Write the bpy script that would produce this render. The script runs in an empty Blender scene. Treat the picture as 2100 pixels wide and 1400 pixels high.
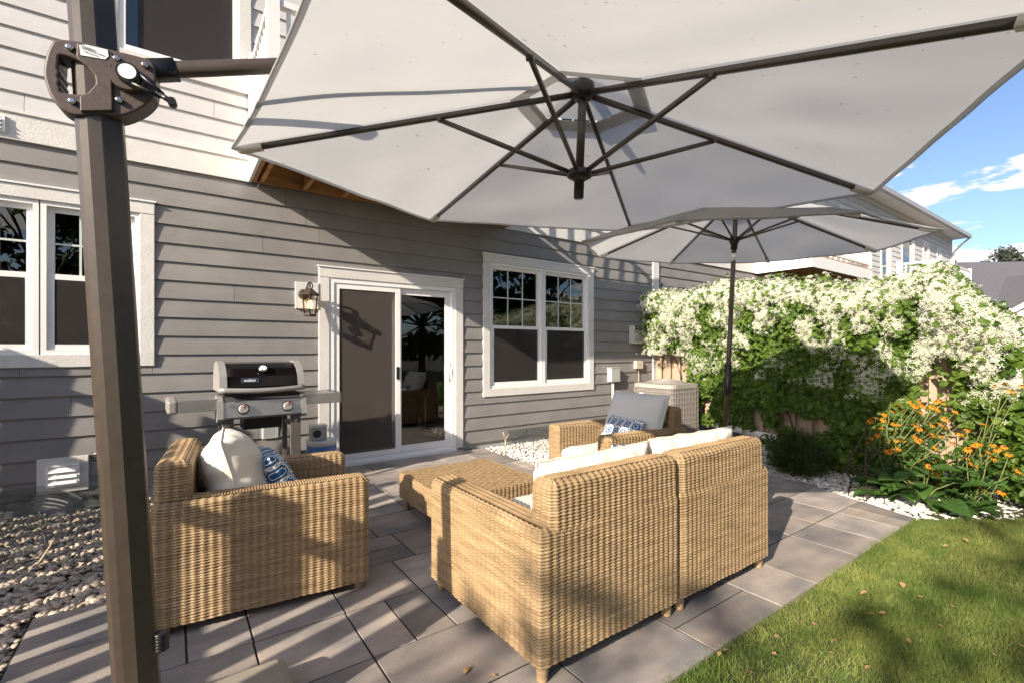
import bpy, bmesh, math, random
import numpy as np
from mathutils import Vector, Matrix, noise as mnoise
R = math.radians
random.seed(7); rng = np.random.default_rng(7)
scene = bpy.context.scene
col = scene.collection

# ---------------------------------------------------------------- camera, sky, sun, exposure
CAM_H = 1.30
YAW = math.atan2(694, 968)
cam_d = bpy.data.cameras.new('camera'); cam = bpy.data.objects.new('camera', cam_d); col.objects.link(cam)
cam.location = (0, 0, CAM_H); cam.rotation_euler = (R(90), 0, -YAW)
cam_d.sensor_width = 36; cam_d.lens = 968/2100*36; cam_d.shift_y = 15/2100
cam_d.clip_start = .02; cam_d.clip_end = 2000
scene.camera = cam
SUN = Vector((1, .32, -.495)).normalized()
SUN_EL = math.asin(-SUN.z); SUN_AZ = math.atan2(-SUN.x, -SUN.y)
sl = bpy.data.lights.new('sun', 'SUN'); sl.energy = 4.3; sl.angle = R(.53); sl.color = (1, .87, .70)
so = bpy.data.objects.new('sun', sl); col.objects.link(so); so.rotation_euler = SUN.to_track_quat('-Z', 'Y').to_euler(); so.location = (-12, -6, 12)
world = bpy.data.worlds.new('World'); scene.world = world; world.use_nodes = True
scene.view_settings.view_transform = 'Standard'; scene.view_settings.look = 'None'
scene.view_settings.exposure = 1.2; scene.view_settings.gamma = 1
scene.cycles.use_denoising = True
scene.cycles.max_bounces = 6; scene.cycles.diffuse_bounces = 3; scene.cycles.glossy_bounces = 3; scene.cycles.transparent_max_bounces = 12

def build_world():
    nt = world.node_tree; n = nt.nodes; l = nt.links; n.clear()
    out = n.new('ShaderNodeOutputWorld'); bg = n.new('ShaderNodeBackground'); bg.inputs[1].default_value = .104
    sky = n.new('ShaderNodeTexSky'); sky.sky_type = 'NISHITA'; sky.sun_disc = False
    sky.sun_elevation = SUN_EL; sky.sun_rotation = SUN_AZ; sky.air_density = .7; sky.dust_density = 1.6; sky.ozone_density = 2.0
    tc = n.new('ShaderNodeTexCoord'); sp = n.new('ShaderNodeSeparateXYZ'); l.new(tc.outputs['Generated'], sp.inputs[0])
    def M(op, a, b=None, c=None):
        m = n.new('ShaderNodeMath'); m.operation = op
        for i, v in enumerate((a, b, c)):
            if v is None: continue
            if isinstance(v, (int, float)): m.inputs[i].default_value = v
            else: l.new(v, m.inputs[i])
        return m.outputs[0]
    az = M('ARCTAN2', sp.outputs[0], sp.outputs[1]); el = M('ARCSINE', sp.outputs[2])
    def cloud(s1, s2, off, e0, e1, e2, lo, hi):
        cb = n.new('ShaderNodeCombineXYZ'); l.new(M('MULTIPLY', az, s1), cb.inputs[0]); l.new(M('MULTIPLY', el, s2), cb.inputs[1]); cb.inputs[2].default_value = off
        nz = n.new('ShaderNodeTexNoise'); nz.inputs['Scale'].default_value = 1; nz.inputs['Detail'].default_value = 7; nz.inputs['Roughness'].default_value = .52
        l.new(cb.outputs[0], nz.inputs['Vector'])
        mask = M('MULTIPLY', M('SMOOTH_MIN', M('DIVIDE', M('SUBTRACT', el, e0), .05), 1, .1), 1)
        up = M('SUBTRACT', 1, M('DIVIDE', M('MAXIMUM', M('SUBTRACT', el, e1), 0), e2))
        v = M('ADD', nz.outputs[0], M('MULTIPLY', M('SUBTRACT', M('MULTIPLY', M('MAXIMUM', mask, 0), M('MAXIMUM', up, 0)), 1), .3))
        mr = n.new('ShaderNodeMapRange'); mr.interpolation_type = 'SMOOTHSTEP'; mr.inputs[1].default_value = lo; mr.inputs[2].default_value = hi
        l.new(v, mr.inputs[0]); return mr.outputs[0]
    c1 = cloud(8.0, 27, CLOUD_OFF, .045, .25, .16, .475, .535)
    mx = n.new('ShaderNodeMix'); mx.data_type = 'RGBA'; l.new(c1, mx.inputs[0]); l.new(sky.outputs[0], mx.inputs[6]); mx.inputs[7].default_value = (5.0, 4.8, 4.6, 1)
    l.new(mx.outputs[2], bg.inputs[0]); l.new(bg.outputs[0], out.inputs[0])
CLOUD_OFF = 3.7
build_world()

# ---------------------------------------------------------------- helpers
F2 = Vector((math.sin(YAW), math.cos(YAW), 0)); R2 = Vector((math.cos(YAW), -math.sin(YAW), 0))
def ray(u, v): return F2 + R2*((u-1050)/968) + Vector((0, 0, (715-v)/968))
CP = Vector((0, 0, CAM_H))
def on_z(u, v, z=0): r = ray(u, v); return CP + r*((z-CAM_H)/r.z)
def on_y(u, v, y): r = ray(u, v); return CP + r*(y/r.y)
def on_x(u, v, x): r = ray(u, v); return CP + r*(x/r.x)

def tag(o, label=None, cat=None, group=None, kind=None):
    if label: o['label'] = label
    if cat: o['category'] = cat
    if group: o['group'] = group
    if kind: o['kind'] = kind
    return o
def empty(name, loc=(0, 0, 0), rz=0, label=None, cat=None, group=None):
    o = bpy.data.objects.new(name, None); col.objects.link(o); o.location = loc; o.rotation_euler = (0, 0, rz)
    o.empty_display_size = .1
    return tag(o, label, cat, group)
def link(name, me, parent=None, mat=None):
    o = bpy.data.objects.new(name, me); col.objects.link(o)
    if parent is not None: o.parent = parent
    if mat is not None and not me.materials: me.materials.append(mat)
    return o
def copy_tree(o, parent=None):
    c = o.copy(); col.objects.link(c); c.parent = parent
    for ch in list(o.children): copy_tree(ch, c)
    return c
def np_mesh(name, V, Fq, smooth=True):
    """V (n,3), Fq (m,k) int array"""
    me = bpy.data.meshes.new(name); V = np.asarray(V, np.float32); Fq = np.asarray(Fq, np.int32)
    m, k = Fq.shape
    me.vertices.add(len(V)); me.vertices.foreach_set('co', V.ravel())
    me.loops.add(m*k); me.loops.foreach_set('vertex_index', Fq.ravel())
    me.polygons.add(m); me.polygons.foreach_set('loop_start', np.arange(0, m*k, k, dtype=np.int32))
    me.polygons.foreach_set('use_smooth', np.full(m, smooth))
    me.update(calc_edges=True); return me

class MB:
    def __init__(s): s.v = []; s.f = []; s.sm = []
    def add(s, v, f, sm=False):
        b = len(s.v); s.v += [tuple(p) for p in v]; s.f += [tuple(i+b for i in q) for q in f]; s.sm += [sm]*len(f); return s
    def box(s, x0, x1, y0, y1, z0, z1):
        v = [(x, y, z) for x in (x0, x1) for y in (y0, y1) for z in (z0, z1)]
        return s.add(v, [(0, 1, 3, 2), (4, 6, 7, 5), (0, 4, 5, 1), (2, 3, 7, 6), (0, 2, 6, 4), (1, 5, 7, 3)])
    def cbox(s, x0, x1, y0, y1, z0, z1, c=.004):
        """box with chamfered edges"""
        bm = bmesh.new(); bmesh.ops.create_cube(bm, size=1)
        for q in bm.verts:
            q.co = Vector(((x0+x1)/2+q.co.x*(x1-x0), (y0+y1)/2+q.co.y*(y1-y0), (z0+z1)/2+q.co.z*(z1-z0)))
        bmesh.ops.bevel(bm, geom=bm.edges[:], offset=c, segments=2, affect='EDGES', profile=.5)
        bm.verts.index_update(); v = [q.co[:] for q in bm.verts]; f = [[w.index for w in q.verts] for q in bm.faces]; bm.free()
        return s.add(v, f)
    def prism(s, poly, axis, a, b, sm=False):
        """poly of 2D points extruded along axis index from a to b"""
        def P(p, t):
            q = list(p); q.insert(axis, t); return tuple(q)
        n = len(poly); v = [P(p, a) for p in poly] + [P(p, b) for p in poly]
        f = [tuple(range(n))[::-1], tuple(range(n, 2*n))]
        s.add(v, f); bse = len(s.v)-2*n
        s.f += [(bse+i, bse+(i+1) % n, bse+n+(i+1) % n, bse+n+i) for i in range(n)]; s.sm += [sm]*n
        return s
    def tube(s, pts, r, n=8, cap=True, prof=None, up=None):
        """sweep circle (or 2D profile) along points; r scalar or list"""
        pts = [Vector(p) for p in pts]; m = len(pts)
        if not hasattr(r, '__len__'): r = [r]*m
        if prof is None: prof = [(math.cos(2*math.pi*i/n), math.sin(2*math.pi*i/n)) for i in range(n)]
        n = len(prof); V = []; prev = Vector(up) if up is not None else None
        for i, p in enumerate(pts):
            t = (pts[min(i+1, m-1)]-pts[max(i-1, 0)]).normalized()
            if prev is None: prev = Vector((0, 0, 1)) if abs(t.z) < .9 else Vector((1, 0, 0))
            a = (prev - t*prev.dot(t)).normalized(); b = t.cross(a); prev = a
            V += [tuple(p+(a*x+b*y)*r[i]) for x, y in prof]
        f = [(i*n+j, i*n+(j+1) % n, (i+1)*n+(j+1) % n, (i+1)*n+j) for i in range(m-1) for j in range(n)]
        base = len(s.v); s.add(V, f, True)
        if cap:
            s.f += [tuple(base+j for j in range(n))[::-1], tuple(base+(m-1)*n+j for j in range(n))]; s.sm += [False, False]
        return s
    def lathe(s, prof, c=(0, 0, 0), n=24, sm=True, axis='z'):
        V = []
        for r, z in prof:
            for j in range(n):
                a = 2*math.pi*j/n; p = (r*math.cos(a), r*math.sin(a), z)
                if axis == 'y': p = (p[0], -p[2], p[1])
                if axis == 'x': p = (p[2], p[0], p[1])
                V.append((p[0]+c[0], p[1]+c[1], p[2]+c[2]))
        f = [(i*n+j, i*n+(j+1) % n, (i+1)*n+(j+1) % n, (i+1)*n+j) for i in range(len(prof)-1) for j in range(n)]
        return s.add(V, f, sm)
    def grid(s, P, sm=True):
        """P: 2D list of points"""
        m, n = len(P), len(P[0]); V = [tuple(p) for row in P for p in row]
        return s.add(V, [(i*n+j, i*n+j+1, (i+1)*n+j+1, (i+1)*n+j) for i in range(m-1) for j in range(n-1)], sm)
    def mesh(s, name, fix=True):
        me = bpy.data.meshes.new(name); me.from_pydata(s.v, [], s.f); me.polygons.foreach_set('use_smooth', s.sm)
        if fix:
            bm = bmesh.new(); bm.from_mesh(me); bmesh.ops.recalc_face_normals(bm, faces=bm.faces[:]); bm.to_mesh(me); bm.free()
        me.update(); return me
    def build(s, name, mat, parent=None, fix=True):
        return link(name, s.mesh(name, fix), parent, mat)

def frames(nrm):
    n = nrm/np.linalg.norm(nrm, axis=1, keepdims=True)
    a = np.where(np.abs(n[:, 2:3]) < .9, np.array([[0, 0, 1.]]), np.array([[1., 0, 0]]))
    t = np.cross(a, n); t /= np.linalg.norm(t, axis=1, keepdims=True); b = np.cross(n, t); return n, t, b
def scatter(tv, tf, pos, nrm, scale, roll=None):
    """copies of one small template (tv verts, tf faces) at many points, as V,F arrays"""
    pos = np.asarray(pos, float); N = len(pos); tv = np.asarray(tv, float); tf = np.asarray(tf, int)
    n, t, b = frames(np.asarray(nrm, float))
    if roll is None: roll = rng.uniform(0, 2*np.pi, N)
    c, s_ = np.cos(roll)[:, None], np.sin(roll)[:, None]; T = t*c+b*s_; B = -t*s_+b*c
    sc = np.asarray(scale, float).reshape(N, -1); 
    if sc.shape[1] == 1: sc = np.repeat(sc, 3, 1)
    V = pos[:, None, :] + T[:, None, :]*(tv[None, :, 0:1]*sc[:, None, 0:1]) + B[:, None, :]*(tv[None, :, 1:2]*sc[:, None, 1:2]) + n[:, None, :]*(tv[None, :, 2:3]*sc[:, None, 2:3])
    Fq = tf[None]+(np.arange(N)*len(tv))[:, None, None]
    return V.reshape(-1, 3), Fq.reshape(-1, tf.shape[1])
def ico(sub=1):
    bm = bmesh.new(); bmesh.ops.create_icosphere(bm, subdivisions=sub, radius=1)
    v = np.array([q.co[:] for q in bm.verts]); f = np.array([[w.index for w in q.verts] for q in bm.faces]); bm.free(); return v, f

# ---------------------------------------------------------------- materials
def new_mat(name):
    m = bpy.data.materials.new(name); m.use_nodes = True; nt = m.node_tree
    return m, nt.nodes, nt.links, nt.nodes['Principled BSDF'], nt.nodes['Material Output']
def pmat(name, c, rough=.6, var=.12, scale=6, bump=0, bscale=60, metal=0, stretch=(1, 1, 1), rand=0, spec=.5, bdist=.004, detail=5, c2=None, coords='Object', bstretch=None, sss=0):
    m, n, l, b, out = new_mat(name)
    b.inputs['Roughness'].default_value = rough; b.inputs['Metallic'].default_value = metal; b.inputs['Specular IOR Level'].default_value = spec
    tc = n.new('ShaderNodeTexCoord'); mp = n.new('ShaderNodeMapping'); mp.inputs['Scale'].default_value = stretch; l.new(tc.outputs[coords], mp.inputs[0])
    oi = n.new('ShaderNodeObjectInfo'); vm = n.new('ShaderNodeVectorMath'); vm.operation = 'MULTIPLY_ADD'
    cb = n.new('ShaderNodeCombineXYZ')
    for i in range(3): l.new(oi.outputs['Random'], cb.inputs[i])
    vm.inputs[1].default_value = (17, 31, 23); l.new(cb.outputs[0], vm.inputs[0]); l.new(mp.outputs[0], vm.inputs[2])
    nz = n.new('ShaderNodeTexNoise'); nz.inputs['Scale'].default_value = scale; nz.inputs['Detail'].default_value = detail; l.new(vm.outputs[0], nz.inputs['Vector'])
    mr = n.new('ShaderNodeMapRange'); mr.inputs[1].default_value = .3; mr.inputs[2].default_value = .7; l.new(nz.outputs[0], mr.inputs[0])
    mx = n.new('ShaderNodeMix'); mx.data_type = 'RGBA'; l.new(mr.outputs[0], mx.inputs[0])
    a2 = c2 or tuple(min(1, x*(1+var)) for x in c); a1 = c if c2 else tuple(x*(1-var) for x in c)
    mx.inputs[6].default_value = (*a1, 1); mx.inputs[7].default_value = (*a2, 1)
    cout = mx.outputs[2]
    if rand:
        hs = n.new('ShaderNodeHueSaturation'); r2 = n.new('ShaderNodeMapRange'); r2.inputs[3].default_value = 1-rand; r2.inputs[4].default_value = 1+rand
        l.new(oi.outputs['Random'], r2.inputs[0]); l.new(r2.outputs[0], hs.inputs['Value']); l.new(cout, hs.inputs['Color']); cout = hs.outputs[0]
    l.new(cout, b.inputs['Base Color'])
    if bump:
        nb = n.new('ShaderNodeTexNoise'); nb.inputs['Scale'].default_value = bscale; nb.inputs['Detail'].default_value = 4
        if bstretch:
            m2 = n.new('ShaderNodeMapping'); m2.inputs['Scale'].default_value = bstretch; l.new(tc.outputs[coords], m2.inputs[0]); l.new(m2.outputs[0], nb.inputs['Vector'])
        else: l.new(vm.outputs[0], nb.inputs['Vector'])
        bp = n.new('ShaderNodeBump'); bp.inputs['Strength'].default_value = bump; bp.inputs['Distance'].default_value = bdist
        l.new(nb.outputs[0], bp.inputs['Height']); l.new(bp.outputs[0], b.inputs['Normal'])
    return m
def leafmat(name, c, c2, rough=.5, trans=.35, scale=3, flower=False):
    m, n, l, b, out = new_mat(name)
    tc = n.new('ShaderNodeTexCoord'); nz = n.new('ShaderNodeTexNoise'); nz.inputs['Scale'].default_value = scale; nz.inputs['Detail'].default_value = 6; nz.inputs['Roughness'].default_value = .75; l.new(tc.outputs['Object'], nz.inputs['Vector'])
    mr = n.new('ShaderNodeMapRange'); mr.inputs[1].default_value = .33; mr.inputs[2].default_value = .67; l.new(nz.outputs[0], mr.inputs[0])
    mx = n.new('ShaderNodeMix'); mx.data_type = 'RGBA'; l.new(mr.outputs[0], mx.inputs[0]); mx.inputs[6].default_value = (*c, 1); mx.inputs[7].default_value = (*c2, 1)
    l.new(mx.outputs[2], b.inputs['Base Color']); b.inputs['Roughness'].default_value = rough; b.inputs['Specular IOR Level'].default_value = .3
    tr = n.new('ShaderNodeBsdfTranslucent'); hs = n.new('ShaderNodeHueSaturation'); hs.inputs['Saturation'].default_value = 1.15 if not flower else 1; hs.inputs['Value'].default_value = 1.3 if not flower else 1; l.new(mx.outputs[2], hs.inputs['Color']); l.new(hs.outputs[0], tr.inputs[0])
    ms = n.new('ShaderNodeMixShader'); ms.inputs[0].default_value = trans; l.new(b.outputs[0], ms.inputs[1]); l.new(tr.outputs[0], ms.inputs[2]); l.new(ms.outputs[0], out.inputs[0])
    return m
def glassmat(name, tint=(.8, .82, .8), refl=1.0, ior=1.5, rough=0.0, minr=.0):
    m, n, l, b, out = new_mat(name); n.remove(b)
    t = n.new('ShaderNodeBsdfTransparent'); t.inputs[0].default_value = (*tint, 1); g = n.new('ShaderNodeBsdfGlossy'); g.inputs['Roughness'].default_value = rough
    lw = n.new('ShaderNodeLayerWeight'); lw.inputs[0].default_value = .5; pw = n.new('ShaderNodeMath'); pw.operation = 'POWER'; pw.inputs[1].default_value = 3.2; l.new(lw.outputs['Facing'], pw.inputs[0])
    ma = n.new('ShaderNodeMath'); ma.operation = 'MULTIPLY_ADD'; ma.inputs[1].default_value = refl; ma.inputs[2].default_value = minr; ma.use_clamp = True; l.new(pw.outputs[0], ma.inputs[0])
    # the pane's slight waviness bends the reflections
    tc = n.new('ShaderNodeTexCoord'); nz = n.new('ShaderNodeTexNoise'); nz.inputs['Scale'].default_value = 2.2; l.new(tc.outputs['Object'], nz.inputs['Vector'])
    bp = n.new('ShaderNodeBump'); bp.inputs['Strength'].default_value = .05; bp.inputs['Distance'].default_value = .02; l.new(nz.outputs[0], bp.inputs['Height']); l.new(bp.outputs[0], g.inputs['Normal'])
    ms = n.new('ShaderNodeMixShader'); l.new(ma.outputs[0], ms.inputs[0]); l.new(t.outputs[0], ms.inputs[1]); l.new(g.outputs[0], ms.inputs[2]); l.new(ms.outputs[0], out.inputs[0]); return m
def screenmat(name, c, alpha):
    m, n, l, b, out = new_mat(name); b.inputs['Base Color'].default_value = (*c, 1); b.inputs['Roughness'].default_value = .85; b.inputs['Specular IOR Level'].default_value = .2
    t = n.new('ShaderNodeBsdfTransparent'); ms = n.new('ShaderNodeMixShader')
    tc = n.new('ShaderNodeTexCoord'); nz = n.new('ShaderNodeTexNoise'); nz.inputs['Scale'].default_value = 160; nz.inputs['Detail'].default_value = 2; l.new(tc.outputs['Object'], nz.inputs['Vector'])
    mr = n.new('ShaderNodeMapRange'); mr.inputs[1].default_value = .3; mr.inputs[2].default_value = .7; mr.inputs[3].default_value = alpha-.1; mr.inputs[4].default_value = alpha+.1; l.new(nz.outputs[0], mr.inputs[0]); l.new(mr.outputs[0], ms.inputs[0])
    l.new(t.outputs[0], ms.inputs[1]); l.new(b.outputs[0], ms.inputs[2]); l.new(ms.outputs[0], out.inputs[0]); return m
def canopymat(name, c, trans):
    m, n, l, b, out = new_mat(name); b.inputs['Roughness'].default_value = .9; b.inputs['Specular IOR Level'].default_value = .1
    tc = n.new('ShaderNodeTexCoord'); nz = n.new('ShaderNodeTexNoise'); nz.inputs['Scale'].default_value = 2.5; nz.inputs['Detail'].default_value = 8; nz.inputs['Roughness'].default_value = .6; l.new(tc.outputs['Object'], nz.inputs['Vector'])
    mr = n.new('ShaderNodeMapRange'); mr.inputs[1].default_value = .3; mr.inputs[2].default_value = .75; l.new(nz.outputs[0], mr.inputs[0])
    mx = n.new('ShaderNodeMix'); mx.data_type = 'RGBA'; l.new(mr.outputs[0], mx.inputs[0]); mx.inputs[6].default_value = (*[x*.93 for x in c], 1); mx.inputs[7].default_value = (*c, 1)
    # fine specks of dirt
    sp = n.new('ShaderNodeTexNoise'); sp.inputs['Scale'].default_value = 38; sp.inputs['Detail'].default_value = 1; l.new(tc.outputs['Object'], sp.inputs['Vector'])
    s2 = n.new('ShaderNodeMapRange'); s2.inputs[1].default_value = .74; s2.inputs[2].default_value = .79; s2.inputs[3].default_value = 1; s2.inputs[4].default_value = .6; l.new(sp.outputs[0], s2.inputs[0])
    mm = n.new('ShaderNodeMix'); mm.data_type = 'RGBA'; mm.blend_type = 'MULTIPLY'; mm.inputs[0].default_value = 1; l.new(mx.outputs[2], mm.inputs[6]); l.new(s2.outputs[0], mm.inputs[7])
    l.new(mm.outputs[2], b.inputs['Base Color']); tr = n.new('ShaderNodeBsdfTranslucent'); l.new(mm.outputs[2], tr.inputs[0])
    wv = n.new('ShaderNodeTexNoise'); wv.inputs['Scale'].default_value = 5; wv.inputs['Detail'].default_value = 5; l.new(tc.outputs['Object'], wv.inputs['Vector'])
    bp = n.new('ShaderNodeBump'); bp.inputs['Strength'].default_value = .25; bp.inputs['Distance'].default_value = .03; l.new(wv.outputs[0], bp.inputs['Height']); l.new(bp.outputs[0], b.inputs['Normal'])
    ms = n.new('ShaderNodeMixShader'); ms.inputs[0].default_value = trans; l.new(b.outputs[0], ms.inputs[1]); l.new(tr.outputs[0], ms.inputs[2]); l.new(ms.outputs[0], out.inputs[0]); return m
def patternmat(name, k=11.0):
    """navy cloth printed with a white lattice of interlocking rings and small blossoms"""
    m, n, l, b, out = new_mat(name); b.inputs['Roughness'].default_value = .85; b.inputs['Specular IOR Level'].default_value = .2
    tc = n.new('ShaderNodeTexCoord'); sp = n.new('ShaderNodeSeparateXYZ'); l.new(tc.outputs['Object'], sp.inputs[0])
    def M(op, a, b_=None, c=None):
        q = n.new('ShaderNodeMath'); q.operation = op
        for i, v in enumerate((a, b_, c)):
            if v is None: continue
            if isinstance(v, (int, float)): q.inputs[i].default_value = v
            else: l.new(v, q.inputs[i])
        return q.outputs[0]
    fx = M('SUBTRACT', M('FRACT', M('MULTIPLY', sp.outputs[0], k)), .5); fy = M('SUBTRACT', M('FRACT', M('MULTIPLY', sp.outputs[1], k)), .5)
    def dist(cx, cy): return M('SQRT', M('ADD', M('POWER', M('ABSOLUTE', M('SUBTRACT', fx, cx)), 2), M('POWER', M('ABSOLUTE', M('SUBTRACT', fy, cy)), 2)))
    acc = None
    for cx, cy, r, w in ((.5, .5, .56, .038), (-.5, .5, .56, .038), (.5, -.5, .56, .038), (-.5, -.5, .56, .038), (0, 0, .13, .03), (0, .5, .12, .03), (0, -.5, .12, .03), (.5, 0, .12, .03), (-.5, 0, .12, .03), (.5, .5, .2, .03), (-.5, -.5, .2, .03), (.5, -.5, .2, .03), (-.5, .5, .2, .03), (0, 0, .3, .028)):
        e = M('LESS_THAN', M('ABSOLUTE', M('SUBTRACT', dist(cx, cy), r)), w); acc = e if acc is None else M('MAXIMUM', acc, e)
    mx = n.new('ShaderNodeMix'); mx.data_type = 'RGBA'; l.new(acc, mx.inputs[0]); mx.inputs[6].default_value = (.022, .10, .25, 1); mx.inputs[7].default_value = (.74, .75, .76, 1)
    l.new(mx.outputs[2], b.inputs['Base Color']); return m

def pavermat():
    """cast concrete: grey to reddish-brown blend with streaks, speckle and pitted face"""
    m = pmat('paver', (.165, .163, .168), .82, .2, 3.2, .7, 200, rand=.24, c2=(.40, .338, .295), bdist=.0022, stretch=(.9, 1.15, 1), detail=9)
    n, l = m.node_tree.nodes, m.node_tree.links; b = n['Principled BSDF']; src = b.inputs['Base Color'].links[0].from_socket
    tc = n.new('ShaderNodeTexCoord'); oi = n.new('ShaderNodeObjectInfo'); mp = n.new('ShaderNodeMapping'); mp.inputs['Scale'].default_value = (1.2, 5.5, 1); l.new(tc.outputs['Object'], mp.inputs[0]); l.new(oi.outputs['Location'], mp.inputs[1])
    s = n.new('ShaderNodeTexNoise'); s.inputs['Scale'].default_value = 2.4; s.inputs['Detail'].default_value = 6; l.new(mp.outputs[0], s.inputs['Vector'])
    f = n.new('ShaderNodeTexNoise'); f.inputs['Scale'].default_value = 260; f.inputs['Detail'].default_value = 2; l.new(tc.outputs['Object'], f.inputs['Vector'])
    a = n.new('ShaderNodeMapRange'); a.inputs[1].default_value = .35; a.inputs[2].default_value = .68; a.inputs[3].default_value = .91; a.inputs[4].default_value = 1.08; l.new(s.outputs[0], a.inputs[0])
    c = n.new('ShaderNodeMapRange'); c.inputs[1].default_value = .3; c.inputs[2].default_value = .7; c.inputs[3].default_value = .82; c.inputs[4].default_value = 1.18; l.new(f.outputs[0], c.inputs[0])
    k = n.new('ShaderNodeMath'); k.operation = 'MULTIPLY'; l.new(a.outputs[0], k.inputs[0]); l.new(c.outputs[0], k.inputs[1])
    x = n.new('ShaderNodeMix'); x.data_type = 'RGBA'; x.blend_type = 'MULTIPLY'; x.inputs[0].default_value = 1; l.new(src, x.inputs[6]); l.new(k.outputs[0], x.inputs[7]); l.new(x.outputs[2], b.inputs['Base Color']); return m
M_ = {}
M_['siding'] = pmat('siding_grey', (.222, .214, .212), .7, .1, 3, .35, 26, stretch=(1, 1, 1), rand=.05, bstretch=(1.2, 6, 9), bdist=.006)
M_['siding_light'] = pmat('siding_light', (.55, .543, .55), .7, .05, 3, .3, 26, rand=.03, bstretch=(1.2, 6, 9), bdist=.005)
M_['trim'] = pmat('white_trim', (.64, .63, .61), .6, .05, 8, .45, 70, bdist=.006)
M_['vinyl'] = pmat('white_vinyl', (.82, .82, .82), .35, .02, 3)
M_['muntin'] = pmat('muntin_bars', (.55, .62, .58), .4, .03, 3)
M_['glass'] = glassmat('window_glass', (.72, .74, .72), .6, minr=.10)
M_['screen'] = screenmat('insect_screen', (.105, .09, .082), .48)
M_['screen_dark'] = screenmat('window_screen', (.055, .049, .048), .42)
M_['room'] = pmat('dark_room', (.07, .055, .045), .8, .2, 1.5)
M_['room_floor'] = pmat('room_floor', (.09, .06, .04), .4, .3, 4)
M_['wood_deck'] = pmat('deck_timber', (.42, .22, .08), .7, .3, 4, .3, 20, stretch=(1, 3, 3), rand=.12)
M_['white_paint'] = pmat('white_paint', (.8, .8, .79), .5, .03, 4)
M_['fence'] = pmat('fence_cedar', (.40, .30, .22), .8, .22, 5, .3, 14, stretch=(5, 5, .6), rand=.14, bstretch=(8, 8, .8))
M_['paver'] = pavermat()
M_['joint'] = pmat('joint_sand', (.022, .02, .019), .95, .3, 40)
M_['soil'] = pmat('soil', (.06, .055, .035), .95, .3, 9, .6, 40)
M_['lawn_soil'] = pmat('lawn_ground', (.055, .065, .022), .95, .35, 6, .6, 60)
M_['grass'] = leafmat('grass_blades', (.080, .155, .028), (.31, .34, .10), .5, .35, 2.2)
M_['pebble'] = pmat('pebbles', (.30, .292, .285), .5, .3, .9, .15, 9, rand=.5, coords='Object', c2=(.55, .43, .31), detail=2)
M_['pebble_mass'] = pmat('pebble_mass', (.20, .195, .192), .55, .3, 26, .15, 90, c2=(.60, .49, .37), detail=1)
M_['gravel'] = pmat('white_gravel', (.42, .40, .37), .7, .3, 26, .2, 90, c2=(.86, .83, .78), detail=1)
M_['wicker'] = pmat('wicker_tan', (.215, .145, .078), .42, .3, 5, .2, 90, stretch=(1, 1, 14), c2=(.38, .27, .152), spec=.4, bdist=.002)
M_['wicker_top'] = pmat('wicker_flat', (.22, .145, .072), .42, .3, 9, .2, 90, stretch=(6, 1.5, 1), c2=(.38, .268, .142), spec=.4, bdist=.002)
M_['cream'] = pmat('cream_cushion', (.70, .665, .595), .9, .03, 3, .12, 300, spec=.15, bdist=.001)
M_['grey_cloth'] = pmat('grey_cushion', (.60, .62, .63), .9, .03, 3, .12, 300, spec=.15, bdist=.001)
M_['blue'] = patternmat('blue_lattice_print')
M_['canopy'] = canopymat('canopy_cloth', (.565, .57, .578), .5)
M_['canopy_hem'] = pmat('canopy_hem', (.60, .575, .535), .9, .08, 6)
M_['bronze'] = pmat('bronze_metal', (.062, .048, .038), .30, .12, 30, .08, 500, metal=.1, spec=.7)
M_['bronze_cast'] = pmat('bronze_plastic', (.075, .056, .050), .42, .2, 120, .35, 700, spec=.5, bdist=.001)
M_['black'] = pmat('black_plastic', (.012, .012, .013), .35, .1, 10)
M_['screw'] = pmat('steel_screw', (.62, .62, .64), .25, .05, 10, metal=1)
M_['steel'] = pmat('brushed_steel', (.50, .50, .50), .33, .06, 30, .1, 60, metal=.9, bstretch=(1, 40, 40))
M_['grey_metal'] = pmat('grey_metal', (.30, .29, .27), .42, .08, 10, metal=.3)
M_['grill_cast'] = pmat('grill_casting', (.36, .35, .33), .45, .06, 20, metal=.4)
M_['enamel'] = pmat('black_enamel', (.005, .0045, .005), .1, .1, 5, spec=.35)
M_['grill_leg'] = pmat('grill_leg', (.10, .092, .088), .5, .1, 8)
M_['red'] = pmat('red_marks', (.6, .03, .04), .5, .05, 5)
M_['plastic_grey'] = pmat('grey_plastic', (.42, .43, .42), .5, .06, 8)
M_['beige'] = pmat('beige_metal', (.56, .52, .44), .55, .06, 8)
M_['ac'] = pmat('condenser_beige', (.37, .345, .32), .5, .08, 8)
M_['ac_dark'] = pmat('condenser_fins', (.20, .18, .165), .6, .2, 60, stretch=(1, 1, 8))
M_['iron'] = pmat('rusty_iron', (.035, .024, .018), .7, .3, 40)
M_['base'] = pmat('base_tan_plastic', (.27, .24, .20), .6, .08, 12, .15, 200)
M_['clear'] = glassmat('clear_acrylic', (.90, .915, .915), .7, 1.45, .06, .05)
M_['shingle'] = pmat('grey_shingles', (.10, .10, .115), .9, .25, 14, .5, 30, stretch=(1, 1, 4))
M_['gutter'] = pmat('grey_gutter', (.36, .37, .39), .45, .05, 4, metal=.2)
M_['bark'] = pmat('tree_bark', (.08, .06, .045), .95, .3, 8, .8, 18, bstretch=(3, 3, .6))
M_['leaf'] = leafmat('tree_leaves', (.028, .05, .014), (.07, .10, .03))
M_['leaf_far'] = leafmat('far_tree_leaves', (.05, .06, .05), (.10, .115, .09))
M_['vine_leaf'] = leafmat('vine_leaves', (.035, .082, .014), (.15, .23, .035), scale=5)
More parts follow.
